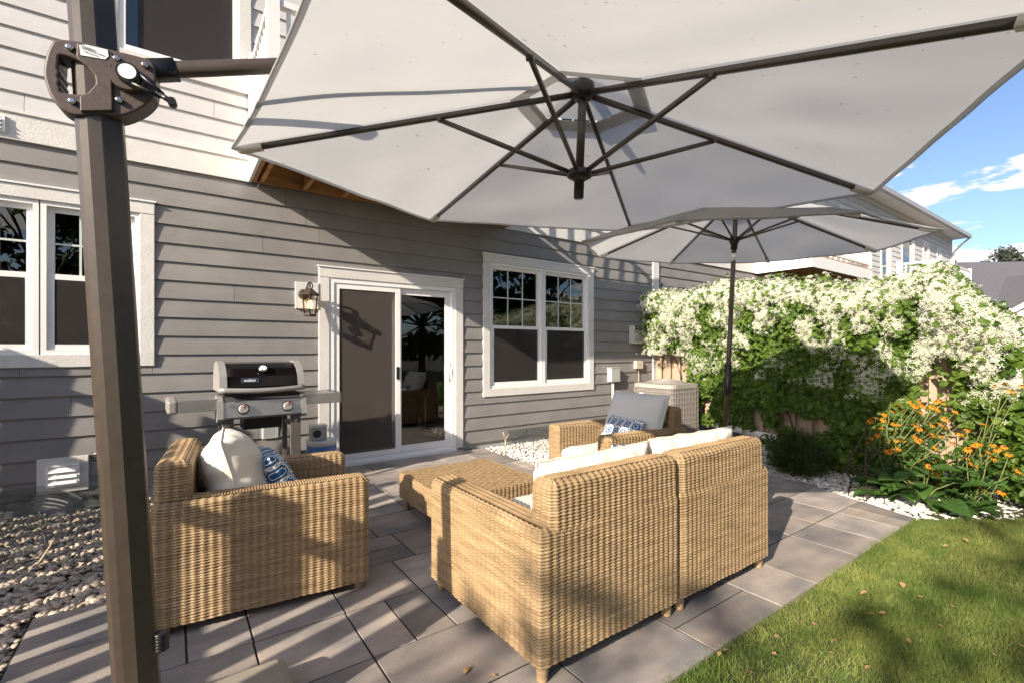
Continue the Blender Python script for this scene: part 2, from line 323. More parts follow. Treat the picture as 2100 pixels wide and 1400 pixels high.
M_['vine_flower'] = leafmat('vine_blossom', (.64, .67, .53), (.76, .76, .66), .7, .3, flower=True)
M_['yew'] = leafmat('yew_needles', (.03, .06, .016), (.09, .12, .03), scale=9)
M_['hosta'] = leafmat('broad_leaves', (.035, .09, .02), (.085, .16, .04), .4, scale=9)
M_['stem'] = pmat('plant_stem', (.16, .18, .06), .7, .3, 20)
M_['petal'] = leafmat('orange_petals', (.62, .20, .012), (.75, .33, .02), .6, .35, scale=14, flower=True)
M_['cone'] = pmat('flower_cone', (.03, .015, .01), .8, .3, 60)
M_['dead'] = leafmat('fallen_leaves', (.34, .18, .07), (.55, .38, .2), .7, .2, scale=30, flower=True)
M_['twig'] = pmat('dry_twig', (.42, .33, .22), .8, .2, 30)
M_['label_white'] = pmat('label_white', (.75, .77, .78), .3, .03, 20)
M_['ink'] = pmat('ink', (.03, .03, .035), .6, .1, 10)
M_['bucket'] = pmat('bucket_white', (.72, .73, .74), .4, .03, 6)
M_['bucket_blue'] = pmat('bucket_blue', (.06, .16, .42), .4, .1, 6)
def emis(name, c, s):
    m, n, l, b, out = new_mat(name); b.inputs['Emission Color'].default_value = (*c, 1); b.inputs['Emission Strength'].default_value = s; b.inputs['Base Color'].default_value = (*c, 1); return m
M_['bulb'] = emis('warm_bulb', (1, .62, .25), 3.0)
M_['lampglass'] = glassmat('lantern_glass', (.92, .9, .86), .5, 1.4, .05, .04)
def text_mesh(name, body, size, mat, parent, loc, rot, depth=.0006):
    cu = bpy.data.curves.new(name, 'FONT'); cu.body = body; cu.size = size; cu.extrude = depth; cu.align_x = 'CENTER'; cu.align_y = 'CENTER'
    t = bpy.data.objects.new('tmp_text', cu); col.objects.link(t)
    dg = bpy.context.evaluated_depsgraph_get(); me = bpy.data.meshes.new_from_object(t.evaluated_get(dg)); bpy.data.objects.remove(t)
    me.materials.clear(); o = link(name, me, parent, mat); o.location = loc; o.rotation_euler = rot; return o
# ---------------------------------------------------------------- ground and patio
YW = 5.37
m = MB(); m.grid([[(x, y, -.07) for x in (-300, -20, 0, 20, 300)] for y in (-300, -20, 0, 20, 300)], False)
tag(m.build('ground', M_['soil']), kind='structure')
ROWS = [-.09, .32, .73, 1.14, 1.55, 1.96, 2.37, 2.785, 3.195, 3.6, 4.01, 4.42, 4.83, 5.29]
def right_edge(y):
    if y < 2.2: return 4.64 + (y-1.15)*.36
    if y < 3.3: return 5.0
    if y < 3.7: return 3.9
    return 3.3
patio = empty('patio'); patio['kind'] = 'structure'
m = MB(); m.box(-.56, 4.66, 1.145, 3.19, -.07, -.004); m.box(-.05, 3.3, 3.19, 5.34, -.07, -.004); m.box(4.66, 4.9, 1.95, 3.19, -.07, -.004)
m.build('patio_bed', M_['joint'], patio)
FIX = {5: [-.555, -.11, .287, .687, .887, 1.087, 1.69, 2.29, 2.7, 3.3, 3.7, 4.3], 4: [-.555, -.31, .287, .687, 1.29, 1.89, 2.29, 2.9, 3.5, 3.9], 3: [-.555, .29, .89, 1.3, 1.9, 2.5, 2.9, 3.5], 6: [-.555, .045, .29, .69, 1.088, 1.49, 2.1]}
prr = random.Random(4)
for ri in range(3, len(ROWS)-1):
    y0, y1 = ROWS[ri], ROWS[ri+1]
    x0 = -.555 if y1 < 3.25 else -.05
    xr = right_edge((y0+y1)/2)
    xs = list(FIX.get(ri, [x0]))
    while xs[-1] < xr-.35:
        xs.append(xs[-1]+prr.choice((.2, .4, .4, .6, .6)))
    xs = [x for x in xs if x < xr-.12]+[xr]
    for a, b in zip(xs[:-1], xs[1:]):
        split = [(y0, y1)]
        if b-a > .35 and prr.random() < .12: split = [(y0, (y0+y1)/2), ((y0+y1)/2, y1)]
        for q0, q1 in split:
            g = .0045; dz = prr.uniform(-.0016, .0016); tz = prr.uniform(-.001, .001); c = .0014
            b0, b1 = (right_edge(q0), right_edge(q1)) if b == xr and y1 < 2.3 else (b, b)
            pb = [(a+g, q0+g), (b0-g, q0+g), (b1-g, q1-g), (a+g, q1-g)]
            pt = [(a+g+c, q0+g+c), (b0-g-c, q0+g+c), (b1-g-c, q1-g-c), (a+g+c, q1-g-c)]
            cx, cy = (a+b)/2, (q0+q1)/2
            v = [(x-cx, y-cy, -.05) for x, y in pb]+[(x-cx, y-cy, dz-.0018) for x, y in pb]+[(x-cx, y-cy, dz+tz*(1 if i < 2 else -1)) for i, (x, y) in enumerate(pt)]
            f = [(0, 1, 5, 4), (1, 2, 6, 5), (2, 3, 7, 6), (3, 0, 4, 7), (4, 5, 9, 8), (5, 6, 10, 9), (6, 7, 11, 10), (7, 4, 8, 11), (8, 9, 10, 11)]
            o = MB().add(v, f).build('paver', M_['paver'], patio, False); o.location = (cx, cy, 0)

# lawn sheet and grass
m = MB(); m.grid([[(x, y, -.02+.006*math.sin(x*2)*math.cos(y*3)) for x in np.linspace(-9, 16, 30)] for y in np.linspace(-14, 1.135, 24)])
tag(m.build('lawn', M_['lawn_soil']), kind='structure')
def lawn_edge(x):           # the lawn ends at the patio and curves round the gravel bed
    return np.where(x < 4.62, 1.15, np.where(x < 5.6, 1.15-(x-4.62)*.72, .445-(x-5.6)*.9))
def make_grass():
    parts = []
    for n_, x0, x1, y0, y1, hs in ((150000, 1.2, 5.5, .15, 1.17, .78), (30000, .6, 7.5, -1.3, .35, 1.1), (9000, -2.2, 1.4, .2, 1.15, 1.1)):
        x = rng.uniform(x0, x1, n_); y = rng.uniform(y0, y1, n_)
        pn = np.array([mnoise.noise((a*1.7, b*1.7, 3)) for a, b in zip(x, y)])
        k = (y < lawn_edge(x)+rng.normal(0, .016, n_)) & (rng.random(n_) < .8+.5*pn); x, y, pn = x[k], y[k], pn[k]; N = len(x)
        h = (rng.uniform(.018, .05, N)*(1+.35*pn))*hs; az = rng.uniform(0, 2*np.pi, N); w = rng.uniform(.0011, .0022, N)*hs
        ln = rng.uniform(.2, 1.1, N)*h; dx, dy = np.cos(az), np.sin(az); fa = rng.uniform(0, 2*np.pi, N); sx, sy = np.cos(fa)*w, np.sin(fa)*w
        z = np.full(N, -.02)
        V = np.stack([np.stack([x-sx, y-sy, z], 1), np.stack([x+sx, y+sy, z], 1), np.stack([x+dx*ln*.4+sx*.8, y+dy*ln*.4+sy*.8, z+h*.62], 1), np.stack([x+dx*ln*.4-sx*.8, y+dy*ln*.4-sy*.8, z+h*.62], 1), np.stack([x+dx*ln, y+dy*ln, z+h], 1)], 1).reshape(-1, 3)
        parts.append((V, N))
    Vs = np.concatenate([p[0] for p in parts]); N = sum(p[1] for p in parts); b = np.arange(N)[:, None]*5
    Fq = np.concatenate([b+np.array([[0, 1, 2]]), b+np.array([[0, 2, 3]]), b+np.array([[3, 2, 4]])])
    return np_mesh('grass', Vs, Fq, False)
tag(link('grass', make_grass(), None, M_['grass']), 'short mown green lawn with dry patches beside the patio', 'grass', kind='stuff')

# pebbles on the left, white gravel on the right and by the wall
def stone_template(seed, sub=2, flat=.55, jag=.12):
    v, f = ico(sub); q = []
    for p in v:
        k = 1+jag*mnoise.noise((p[0]*1.3+seed*7, p[1]*1.3, p[2]*1.3)); q.append((p[0]*k*1.15, p[1]*k*.85, p[2]*k*flat))
    return np.array(q), f
bed = empty('pebble_bed'); bed['kind'] = 'structure'
m = MB(); m.box(-3.2, -.565, 1.2, 5.36, -.08, -.045); m.box(-.565, -.06, 3.2, 5.36, -.08, -.045); m.build('bed_soil', M_['soil'], bed)
PEB = []
for i in range(6):
    v, f = stone_template(i, 2); PEB.append(np_mesh('pebble', v, f)); PEB[-1].materials.append(M_['pebble'])
def in_bed(x, y):
    if x < -.575: return 1.3 < y < 5.3
    return x < -.075 and 3.215 < y < 5.3
pts = []
g = .034
y = 1.6
while y < 5.3:
    x = -2.1
    while x < -.05:
        px, py = x+random.uniform(-.03, .03), y+random.uniform(-.03, .03)
        if in_bed(px, py) and px > -.24*py-.35+(-.5 if py < 3 else 0): pts.append((px, py))
        x += g
    y += g*.9
def vis(p):
    q = Vector((p[0], p[1], 0))-CP; t = q.dot(F2); u = 1050+968*q.dot(R2)/t; v = 715-968*q.z/t
    return 0 < u < 235 and v < 1400, t
order = sorted(pts, key=lambda p: (not vis(p)[0], vis(p)[1]))
for p in order[:300]:
    o = link('pebble', random.choice(PEB), bed); s = random.uniform(.012, .023)*random.choice((1, 1, 1.25)); o.scale = (s, s, s*random.uniform(.7, 1.1)); o.rotation_euler = (random.uniform(-.3, .3), random.uniform(-.3, .3), random.uniform(0, 6.3)); o.location = (p[0], p[1], -.032+random.uniform(-.004, .012))
tv, tf = stone_template(9, 1)
def stones(ps, smin, smax, z0, zr, tilt=.3, tmpl=(tv, tf)):
    P = np.array([(p[0], p[1], z0+random.uniform(0, zr)) for p in ps]); N = len(P)
    nn = np.stack([rng.normal(0, tilt, N), rng.normal(0, tilt, N), np.ones(N)], 1)
    sc = rng.uniform(smin, smax, N)[:, None]*np.stack([np.ones(N), rng.uniform(.7, 1.1, N), rng.uniform(.7, 1.1, N)], 1)
    return scatter(tmpl[0], tmpl[1], P, nn, sc)
rest = order[300:] + [(p[0]+random.uniform(-.03, .03), p[1]+random.uniform(-.03, .03)) for p in pts for _ in (0, 1) if in_bed(p[0]-.03, p[1]) and in_bed(p[0]+.03, p[1]+.03) and in_bed(p[0], p[1]-.03)]
V, Fq = stones(rest, .011, .022, -.046, .026)
o = link('pebble_mass', np_mesh('pebble_mass', V, Fq), bed, M_['pebble_mass']); o['kind'] = 'stuff'
# gravel right: between patio edge, lawn curve and fence; gravel by the wall under the window
FX0, FY0, FX1, FY1 = 6.93, 5.30, 6.03, .85       # privacy fence line
def fence_x(y): return FX0+(FX1-FX0)*(FY0-y)/(FY0-FY1)
gb = MB(); gb.grid([[(x, y, -.045) for x in np.linspace(3.3, 9, 8)] for y in np.linspace(3.6, 5.36, 4)], False); gb.grid([[(x, y, -.045) for x in np.linspace(4.62, 9, 8)] for y in np.linspace(-.6, 3.6, 8)], False)
gbo = tag(gb.build('gravel_bed', M_['soil']), kind='structure')
gp = []
for _ in range(26000):
    x, y = random.uniform(3.3, 7.1), random.uniform(-.2, 5.33)
    if x > fence_x(y)+.25: continue
    if y < 3.6 and x < right_edge(y)+.01: continue
    if y >= 3.6 and x < 3.315: continue
    if y < float(lawn_edge(np.array(x)))+.03: continue
    gp.append((x, y))
sharp = stone_template(21, 1, .7, .5)
V, Fq = stones(gp, .011, .024, -.045, .028, .6, sharp)
o = link('gravel', np_mesh('gravel', V, Fq, False), gbo, M_['gravel']); o['kind'] = 'stuff'

# ---------------------------------------------------------------- house
house = empty('house', (0, 0, 0), 0, 'grey lap-sided house with white trim and sliding patio door', 'house')
OPEN = [(-1.63, -.14, 1.15, 2.61), (1.27, 3.05, -.1, 2.185), (3.36, 5.43, .66, 2.57), (-.5, .63, 3.82, 5.35), (1.6, 2.9, 3.17, 5.25), (4.1, 5.6, 4.0, 5.35)]
EXPO = .170
def board_mesh(x0, x1, z0, h):
    L = x1-x0
    return MB().prism([(-.023, 0), (-.0165, h*.45), (-.004, h+.012), (.004, h+.012), (.004, 0)], 0, 0, L).mesh('siding_board')
def siding(parent, X0, X1, z0, nrow, mat, opens, yw=YW, maxlen=3.66, hz=EXPO, zmax=99):
    rr = random.Random(int(X0*10+z0*7))
    def piece(s, e, za, zb, zr):
        if e-s < .03 or zb-za < .012: return
        full = board_mesh(0, e-s-.003, 0, hz)
        if zb-za < hz-.004:                      # notched round an opening
            bm = bmesh.new(); bm.from_mesh(full)
            for co, no in (((0, 0, za-zr), (0, 0, -1)), ((0, 0, zb-zr), (0, 0, 1))):
                if (no[2] < 0 and za-zr > .002) or (no[2] > 0 and zb-zr < hz-.002):
                    bmesh.ops.bisect_plane(bm, geom=bm.verts[:]+bm.edges[:]+bm.faces[:], plane_co=co, plane_no=no, clear_outer=True)
            bm.to_mesh(full); bm.free()
        o = link('siding_board', full, parent, mat); o.location = (s, yw, zr)
    for k in range(nrow):
        za = z0+k*hz; zb = min(za+hz, zmax); segs = [(X0, X1, za, zb)]
        for (a, b, c, d_) in opens:
            ns = []
            for (p, q, u, v) in segs:
                if v <= c or u >= d_ or b <= p or a >= q: ns.append((p, q, u, v)); continue
                if a > p: ns.append((p, a+.012, u, v))
                if b < q: ns.append((b-.012, q, u, v))
                if c > u+.015: ns.append((max(a, p)+.012, min(b, q)-.012, u, c+.01))
                if d_ < v-.015: ns.append((max(a, p)+.012, min(b, q)-.012, d_-.005, v))
            segs = ns
        for (p, q, u, v) in segs:
            cuts = [p]
            x = p+rr.uniform(.5, maxlen)
            while x < q-.5: cuts.append(x); x += rr.uniform(1.8, maxlen)
            cuts.append(q)
            for s, e in zip(cuts[:-1], cuts[1:]): piece(s, e, u, v, za)
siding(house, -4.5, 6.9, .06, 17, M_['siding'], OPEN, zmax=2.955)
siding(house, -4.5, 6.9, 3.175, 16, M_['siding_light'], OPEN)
m = MB(); m.box(-4.5, 6.9, YW+.01, YW+.3, -.07, .058); m.build('foundation', M_['plastic_grey'], house)
for a_, b_ in ((-4.5, .6), (3.73, 6.9)):
    o = MB().box(a_, b_, 5.335, YW+.02, 2.955, 3.165).build('fascia_band', M_['trim'], house); MB().box(a_, b_, 5.322, YW+.02, 3.166, 3.185).build('band_cap', M_['trim'], house)
m = MB(); m.box(6.9, 7.06, 5.33, YW+.02, -.05, 5.95); m.build('corner_board', M_['trim'], house)
# interior shell: dark rooms behind the glass
for nm, x0, x1, z0, z1 in (('room', -4.4, 6.8, 0.0, 2.75), ('upper_room', -4.4, 6.8, 3.2, 5.6)):
    m = MB(); y0, y1 = 5.60, 9.2
    m.box(x0, x1, y1, y1+.1, z0, z1); m.box(x0-.1, x0, y0, y1, z0, z1); m.box(x1, x1+.1, y0, y1, z0, z1); m.box(x0, x1, y0-.1, y1, z1, z1+.1)
    m.box(3.1, 3.2, y0, y1, z0, z1)
    m.build(nm, M_['room'], house)
    m = MB(); m.box(x0, x1, y0-.2, y1, z0-.05, z0); m.build(nm+'_floor', M_['room_floor'], house)

def casing(x0, x1, z0, z1, w, parent, name='casing', bottom=True, y=5.338):
    """flat stucco-textured boards round an opening, each its own piece"""
    def b(a, b_, c, d_, yy): return MB().cbox(a, b_, yy, YW+.02, c, d_, .003).build('casing_board', M_['trim'], parent)
    b(x0, x1, z1-w, z1, y-.004); b(x0, x0+w, (z0+w if bottom else z0), z1-w-.001, y); b(x1-w, x1, (z0+w if bottom else z0), z1-w-.001, y)
    if bottom: b(x0, x1, z0, z0+w-.001, y-.003)
    MB().box(x0-.012, x1+.012, y-.016, YW, z1+.0005, z1+.014).build('drip_cap', M_['vinyl'], parent)
def rect_frame(mb, x0, x1, z0, z1, w, y0, y1, wb=None):
    wb = wb or w
    mb.box(x0, x0+w, y0, y1, z0, z1); mb.box(x1-w, x1, y0, y1, z0, z1); mb.box(x0+w, x1-w, y0, y1, z1-w, z1); mb.box(x0+w, x1-w, y0, y1, z0, z0+wb)
def double_hung(parent, x0, x1, z0, z1, zm, cols=3, rows=2):
    """one double-hung unit: frame, two sashes, panes, muntins above, insect screen below"""
    m = MB(); rect_frame(m, x0, x1, z0, z1, .035, 5.352, 5.47); m.build('window_frame', M_['vinyl'], parent)
    a, b = x0+.036, x1-.036
    m = MB(); rect_frame(m, a, b, zm-.0, z1-.036, .042, 5.392, 5.43); m.build('upper_sash', M_['vinyl'], parent)
    m = MB(); rect_frame(m, a, b, z0+.036, zm+.045, .045, 5.368, 5.39); m.build('lower_sash', M_['vinyl'], parent)
    m = MB(); m.box(a+.04, b-.04, 5.408, 5.412, zm+.04, z1-.076); m.build('upper_pane', M_['glass'], parent)
    m = MB(); m.box(a+.043, b-.043, 5.378, 5.381, z0+.08, zm+.002); m.build('lower_pane', M_['glass'], parent)
    m = MB(); m.box(a+.043, b-.043, 5.371, 5.372, z0+.08, zm+.002); m.build('insect_screen', M_['screen_dark'], parent)
    gx0, gx1, gz0, gz1 = a+.042, b-.042, zm+.042, z1-.078
    for i in range(1, cols):
        x = gx0+(gx1-gx0)*i/cols; MB().box(x-.008, x+.008, 5.400, 5.4075, gz0, gz1).build('muntin', M_['muntin'], parent)
    for i in range(1, rows):
        z = gz0+(gz1-gz0)*i/rows; MB().box(gx0, gx1, 5.3995, 5.407, z-.008, z+.008).build('muntin', M_['muntin'], parent)
def wpart(name): o = bpy.data.objects.new(name, None); col.objects.link(o); o.parent = house; o.empty_display_size = .1; return o
w = wpart('window'); casing(-1.63, -.14, 1.15, 2.61, .105, w)
double_hung(w, -1.525, -.89, 1.255, 2.504, 1.87); double_hung(w, -.88, -.246, 1.255, 2.504, 1.87)
w = wpart('window'); casing(3.36, 5.43, .66, 2.57, .105, w)
double_hung(w, 3.466, 4.392, .766, 2.464, 1.575); double_hung(w, 4.402, 5.324, .766, 2.464, 1.575)
w = wpart('window'); casing(-.5, .63, 3.82, 5.35, .105, w)
m = MB(); rect_frame(m, -.394, .524, 3.926, 5.244, .05, 5.352, 5.47); m.build('window_frame', M_['vinyl'], w)
MB().box(-.344, .474, 5.40, 5.404, 3.976, 5.194).build('lower_pane', M_['glass'], w)
MB().box(-.26, .474, 5.392, 5.393, 3.976, 5.194).build('insect_screen', M_['screen_dark'], w)
w = wpart('window'); casing(4.1, 5.6, 4.0, 5.35, .105, w); double_hung(w, 4.206, 5.494, 4.106, 5.244, 4.7)
w = wpart('balcony_door'); casing(1.6, 2.9, 3.17, 5.25, .105, w, bottom=False)
m = MB(); rect_frame(m, 1.706, 2.794, 3.19, 5.144, .07, 5.352, 5.47); m.box(2.21, 2.29, 5.36, 5.46, 3.26, 5.07); m.build('door_frame', M_['vinyl'], w)
MB().box(1.776, 2.724, 5.41, 5.414, 3.26, 5.074).build('pane', M_['glass'], w)
# sliding door
d = wpart('sliding_door'); casing(1.27, 3.05, .03, 2.185, .11, d, bottom=False)
m = MB(); rect_frame(m, 1.381, 2.939, .028, 2.074, .05, 5.345, 5.47, .035); m.box(1.381, 2.939, 5.30, 5.345, .0, .03); m.build('door_frame', M_['vinyl'], d)
m = MB(); rect_frame(m, 1.432, 2.20, .066, 2.022, .058, 5.355, 5.382); m.build('screen_panel', M_['vinyl'], d)
MB().box(1.488, 2.144, 5.366, 5.367, .122, 1.966).build('insect_screen', M_['screen'], d)
m = MB(); rect_frame(m, 1.432, 2.20, .066, 2.022, .075, 5.412, 5.442); m.build('fixed_panel', M_['vinyl'], d)
MB().box(1.505, 2.127, 5.424, 5.428, .139, 1.949).build('pane', M_['glass'], d)
m = MB(); rect_frame(m, 2.15, 2.888, .066, 2.022, .075, 5.384, 5.411); m.build('sliding_panel', M_['vinyl'], d)
MB().box(2.222, 2.815, 5.395, 5.399, .139, 1.949).build('pane', M_['glass'], d)
MB().cbox(2.148, 2.182, 5.335, 5.354, .94, 1.09, .006).build('screen_latch', M_['black'], d)
m = MB(); m.tube([(2.852, 5.384, .90), (2.845, 5.345, .93), (2.843, 5.335, 1.02), (2.845, 5.345, 1.11), (2.852, 5.384, 1.14)], .011, 8); m.cbox(2.84, 2.868, 5.372, 5.384, .86, 1.18, .004); m.build('door_handle', M_['vinyl'], d)
MB().box(1.28, 3.04, 5.29, 5.345, -.06, -.002).build('door_sill', M_['plastic_grey'], d)
# roof edge high above
m = MB(); m.box(-5, 7.0, 4.92, YW+.02, 5.9, 5.93); m.build('soffit', M_['white_paint'], house)
m = MB(); m.box(-5, 7.0, 4.80, 4.92, 5.88, 6.02); m.build('gutter', M_['gutter'], house)
m = MB(); m.add([(-5, 4.84, 6.02), (7, 4.84, 6.02), (7, 9.5, 8.0), (-5, 9.5, 8.0)], [(0, 1, 2, 3)]); m.build('roof', M_['shingle'], house)

# balcony over the patio door
def balcony(X0, X1, Y0, label, joists=True):
    b = empty('balcony', ((X0+X1)/2, YW-.05, 2.95), 0, label, 'balcony'); ox, oy, oz = -(X0+X1)/2, -(YW-.05), -2.95
    def bx(name, mat, *a):
        o = MB().box(*a).build(name, mat, b); o.data.transform(Matrix.Translation((ox, oy, oz))); return o
    Y1 = 5.333
    bx('rim_board', M_['white_paint'], X0, X0+.025, Y0, Y1, 2.95, 3.19); bx('rim_board', M_['white_paint'], X1-.025, X1, Y0, Y1, 2.95, 3.19); bx('rim_board', M_['white_paint'], X0+.026, X1-.026, Y0, Y0+.025, 2.95, 3.19)
    bx('rim_joist', M_['wood_deck'], X0+.027, X0+.065, Y0+.027, Y1-.04, 2.955, 3.188); bx('rim_joist', M_['wood_deck'], X1-.065, X1-.027, Y0+.027, Y1-.04, 2.955, 3.188)
    bx('ledger', M_['wood_deck'], X0+.03, X1-.03, Y1-.038, Y1, 2.957, 3.187)
    x = X0+.10
    while x < X1-.15:
        bx('joist', M_['wood_deck'], x, x+.038, Y0+.027, Y1-.04, 2.965, 3.187); x += .40
    yy = Y0
    while yy < Y1-.02:
        bx('deck_board', M_['wood_deck'], X0, X1, yy, min(yy+.134, Y1), 3.191, 3.215); yy += .14
    for x in (X0+.05, X1-.05):
        bx('post', M_['white_paint'], x-.045, x+.045, Y0+.005, Y0+.095, 3.216, 4.2); bx('post', M_['white_paint'], x-.045, x+.045, Y1-.1, Y1-.01, 3.216, 4.2)
        bx('top_rail', M_['white_paint'], x-.035, x+.035, Y0+.096, Y1-.101, 4.07, 4.12); bx('bottom_rail', M_['white_paint'], x-.025, x+.025, Y0+.096, Y1-.101, 3.30, 3.35)
        y = Y0+.17
        while y < Y1-.13: bx('baluster', M_['white_paint'], x-.017, x+.017, y-.017, y+.017, 3.351, 4.069); y += .118
    bx('top_rail', M_['white_paint'], X0+.096, X1-.096, Y0+.015, Y0+.085, 4.07, 4.12); bx('bottom_rail', M_['white_paint'], X0+.096, X1-.096, Y0+.025, Y0+.075, 3.30, 3.35)
    x = X0+.17
    while x < X1-.13: bx('baluster', M_['white_paint'], x-.017, x+.017, Y0+.033, Y0+.067, 3.351, 4.069); x += .118
balcony(.6, 3.72, 4.17, 'white railed timber balcony above the sliding patio door')

# ---------------------------------------------------------------- neighbouring unit and far house
nb = empty('neighbor_house', (16, YW, 0), 0, 'light grey neighbouring house beyond the flowering fence', 'house')
def nsid(*a, **k):
    before = set(bpy.data.objects); siding(nb, *a, **k)
    for o in set(bpy.data.objects)-before: o.location.x -= 16; o.location.y -= YW
NOPEN = [(7.95, 9.6, .66, 2.35), (15.0, 16.3, 3.9, 5.3), (18.2, 19.2, 3.2, 5.3), (20.2, 21.6, 3.2, 5.3), (22.6, 23.4, 3.9, 5.3), (24.4, 25.0, 3.9, 5.3)]
nsid(7.06, 26.4, .06, 17, M_['siding'], NOPEN[:1], maxlen=6, zmax=2.955); nsid(7.06, 26.4, 3.175, 16, M_['siding_light'], NOPEN, maxlen=7)
def nbx(name, mat, x0, x1, y0, y1, z0, z1): return MB().box(x0-16, x1-16, y0-YW, y1-YW, z0, z1).build(name, mat, nb)
nbx('fascia_band', M_['trim'], 7.06, 26.4, 5.335, 5.36, 2.955, 3.18)
nbx('corner_board', M_['trim'], 26.4, 26.55, 5.33, 5.5, -.05, 5.95)
nbx('end_wall', M_['siding_light'], 26.4, 26.5, 5.5, 13, 0, 5.95)
for (a, b, c, d_) in NOPEN:
    wo = bpy.data.objects.new('window', None); col.objects.link(wo); wo.parent = nb; wo.empty_display_size = .1
    m = MB(); rect_frame(m, a-16, b-16, c, d_, .11, -.035, .05); m.build('casing', M_['trim'], wo)
    m = MB(); rect_frame(m, a-16+.11, b-16-.11, c+.11, d_-.11, .05, -.015, .06); m.build('window_frame', M_['vinyl'], wo)
    MB().box(a-16+.155, b-16-.155, .03, .034, c+.155, d_-.155).build('pane', M_['glass'], wo)
nbx('room', M_['room'], 7.2, 26.3, 5.9, 6.0, 0, 5.9)
nbx('soffit', M_['white_paint'], 7.0, 26.9, 4.92, 5.39, 5.9, 5.93); nbx('gutter', M_['gutter'], 7.0, 26.95, 4.80, 4.92, 5.88, 6.02); nbx('frieze_board', M_['trim'], 7.06, 26.4, 5.33, 5.36, 5.75, 5.895)
m = MB(); m.add([(7-16, 4.84-YW, 6.02), (27-16, 4.84-YW, 6.02), (27-16, 9.5-YW, 8.0), (7-16, 9.5-YW, 8.0)], [(0, 1, 2, 3)]); m.build('roof', M_['shingle'], nb)
m = MB(); m.tube([(26.85-16, 4.86-YW, 5.88), (26.7-16, 5.1-YW, 5.6), (26.5-16, 5.28-YW, 5.3), (26.5-16, 5.28-YW, .1)], .04, 8); m.build('downspout', M_['white_paint'], nb)
balcony(10.45, 13.75, 4.2, 'white balcony jutting from the neighbouring house behind the parasol pole')
balcony(19.6, 23.6, 4.2, 'distant white balcony near the far end of the neighbouring house')
# far gabled house at the right edge
c = CP + ray(2150, 640)*19; gh = empty('gabled_house', (c.x, c.y, 0), -YAW, 'grey roofed white gabled house at the right edge', 'house')
def gbx(name, mat, x0, x1, y0, y1, z0, z1): return MB().box(x0, x1, y0, y1, z0, z1).build(name, mat, gh)
gbx('wall', M_['siding_light'], -2.8, 9, 0, 7, 0, 3.05)
m = MB(); m.add([(-4.6, -.4, 2.9), (9.4, -.4, 2.9), (9.4, 3.5, 5.55), (-3.6, 3.5, 5.35)], [(0, 1, 2, 3)]); m.add([(-4.6, 7.4, 2.9), (9.4, 7.4, 2.9), (9.4, 3.5, 5.55), (-3.6, 3.5, 5.35)], [(0, 1, 2, 3)]); m.build('roof', M_['shingle'], gh)
m = MB(); m.prism([(-2.3, 2.75), (3.0, 2.75), (.35, 4.15)], 1, -1.0, 3); m.build('gable_wall', M_['siding_light'], gh)
m = MB(); m.prism([(-2.65, 2.68), (.35, 4.27), (3.35, 2.68), (3.35, 2.86), (.35, 4.45), (-2.65, 2.86)], 1, -1.25, -1.0); m.build('gable_trim', M_['white_paint'], gh)
m = MB(); m.add([(-2.7, -1.24, 2.87), (.35, -1.24, 4.46), (.35, 3.4, 4.46), (-2.7, 3.4, 2.87)], [(0, 1, 2, 3)]); m.add([(3.4, -1.24, 2.87), (.35, -1.24, 4.46), (.35, 3.4, 4.46), (3.4, 3.4, 2.87)], [(0, 1, 2, 3)]); m.build('gable_roof', M_['shingle'], gh)
gbx('porch_beam', M_['white_paint'], -2.4, 3.1, -1.1, -.9, 2.5, 2.74); gbx('wall', M_['siding_light'], -2.2, 2.9, -.98, 0, 0, 2.5)
gbx('corner_board', M_['white_paint'], -2.25, -2.1, -1.0, -.9, 0, 2.5); gbx('window_frame', M_['white_paint'], -1.6, -.3, -1.02, -.97, .9, 2.2); gbx('pane', M_['glass'], -1.5, -.4, -1.03, -1.021, 1, 2.1)

# ---------------------------------------------------------------- privacy fences
def fence(y_from, y_to, xf, label, hgt, both, pitch, rails=(.16, 1.1, 1.66), wid=.14, base=0, white_foot=False):
    f = empty('privacy_fence', (xf((y_from+y_to)/2), (y_from+y_to)/2, 0), 0, label, 'fence'); ox, oy = -f.location.x, -f.location.y
    ang = math.atan2(xf(y_to)-xf(y_from), y_to-y_from)     # tilt of line against Y
    me = MB().cbox(-.009, .009, -wid/2, wid/2, 0, 1, .003).mesh('picket')
    me.materials.append(M_['fence'])
    y = y_from-.08; k = 0
    while y > y_to:
        for side in ((0, 1) if both else (0,)):
            yy = y-side*pitch/2; o = link('picket', me, f); dx = -.03 if side == 0 else .03
            o.location = (xf(yy)+ox+dx, yy+oy, base); o.scale = (1, 1, hgt+random.uniform(-.006, .006)); o.rotation_euler = (random.uniform(-.004, .004), 0, -ang)
        y -= pitch; k += 1
    for z in rails:
        m = MB(); a, b = Vector((xf(y_from), y_from, z)), Vector((xf(y_to), y_to, z))
        m.tube([a, b], 1, prof=[(-.04, -.018), (.04, -.018), (.04, .018), (-.04, .018)], up=(0, 0, 1)); o = m.build('rail', M_['fence'], f); o.data.transform(Matrix.Translation((ox, oy, 0)))
    for y in np.linspace(y_from-.05, y_to+.02, 3):
        m = MB(); m.cbox(xf(y)+ox-.019, xf(y)+ox+.07, y+oy-.045, y+oy+.045, -.05, hgt+.06, .004); o = m.build('post', M_['fence'], f); o.location.x += .0
    return f, ox, oy
rf, ox, oy = fence(5.28, 1.02, fence_x, 'cedar board fence beneath the white-flowered vine', 1.58, True, .215, rails=(.5, 1.45), base=.12)
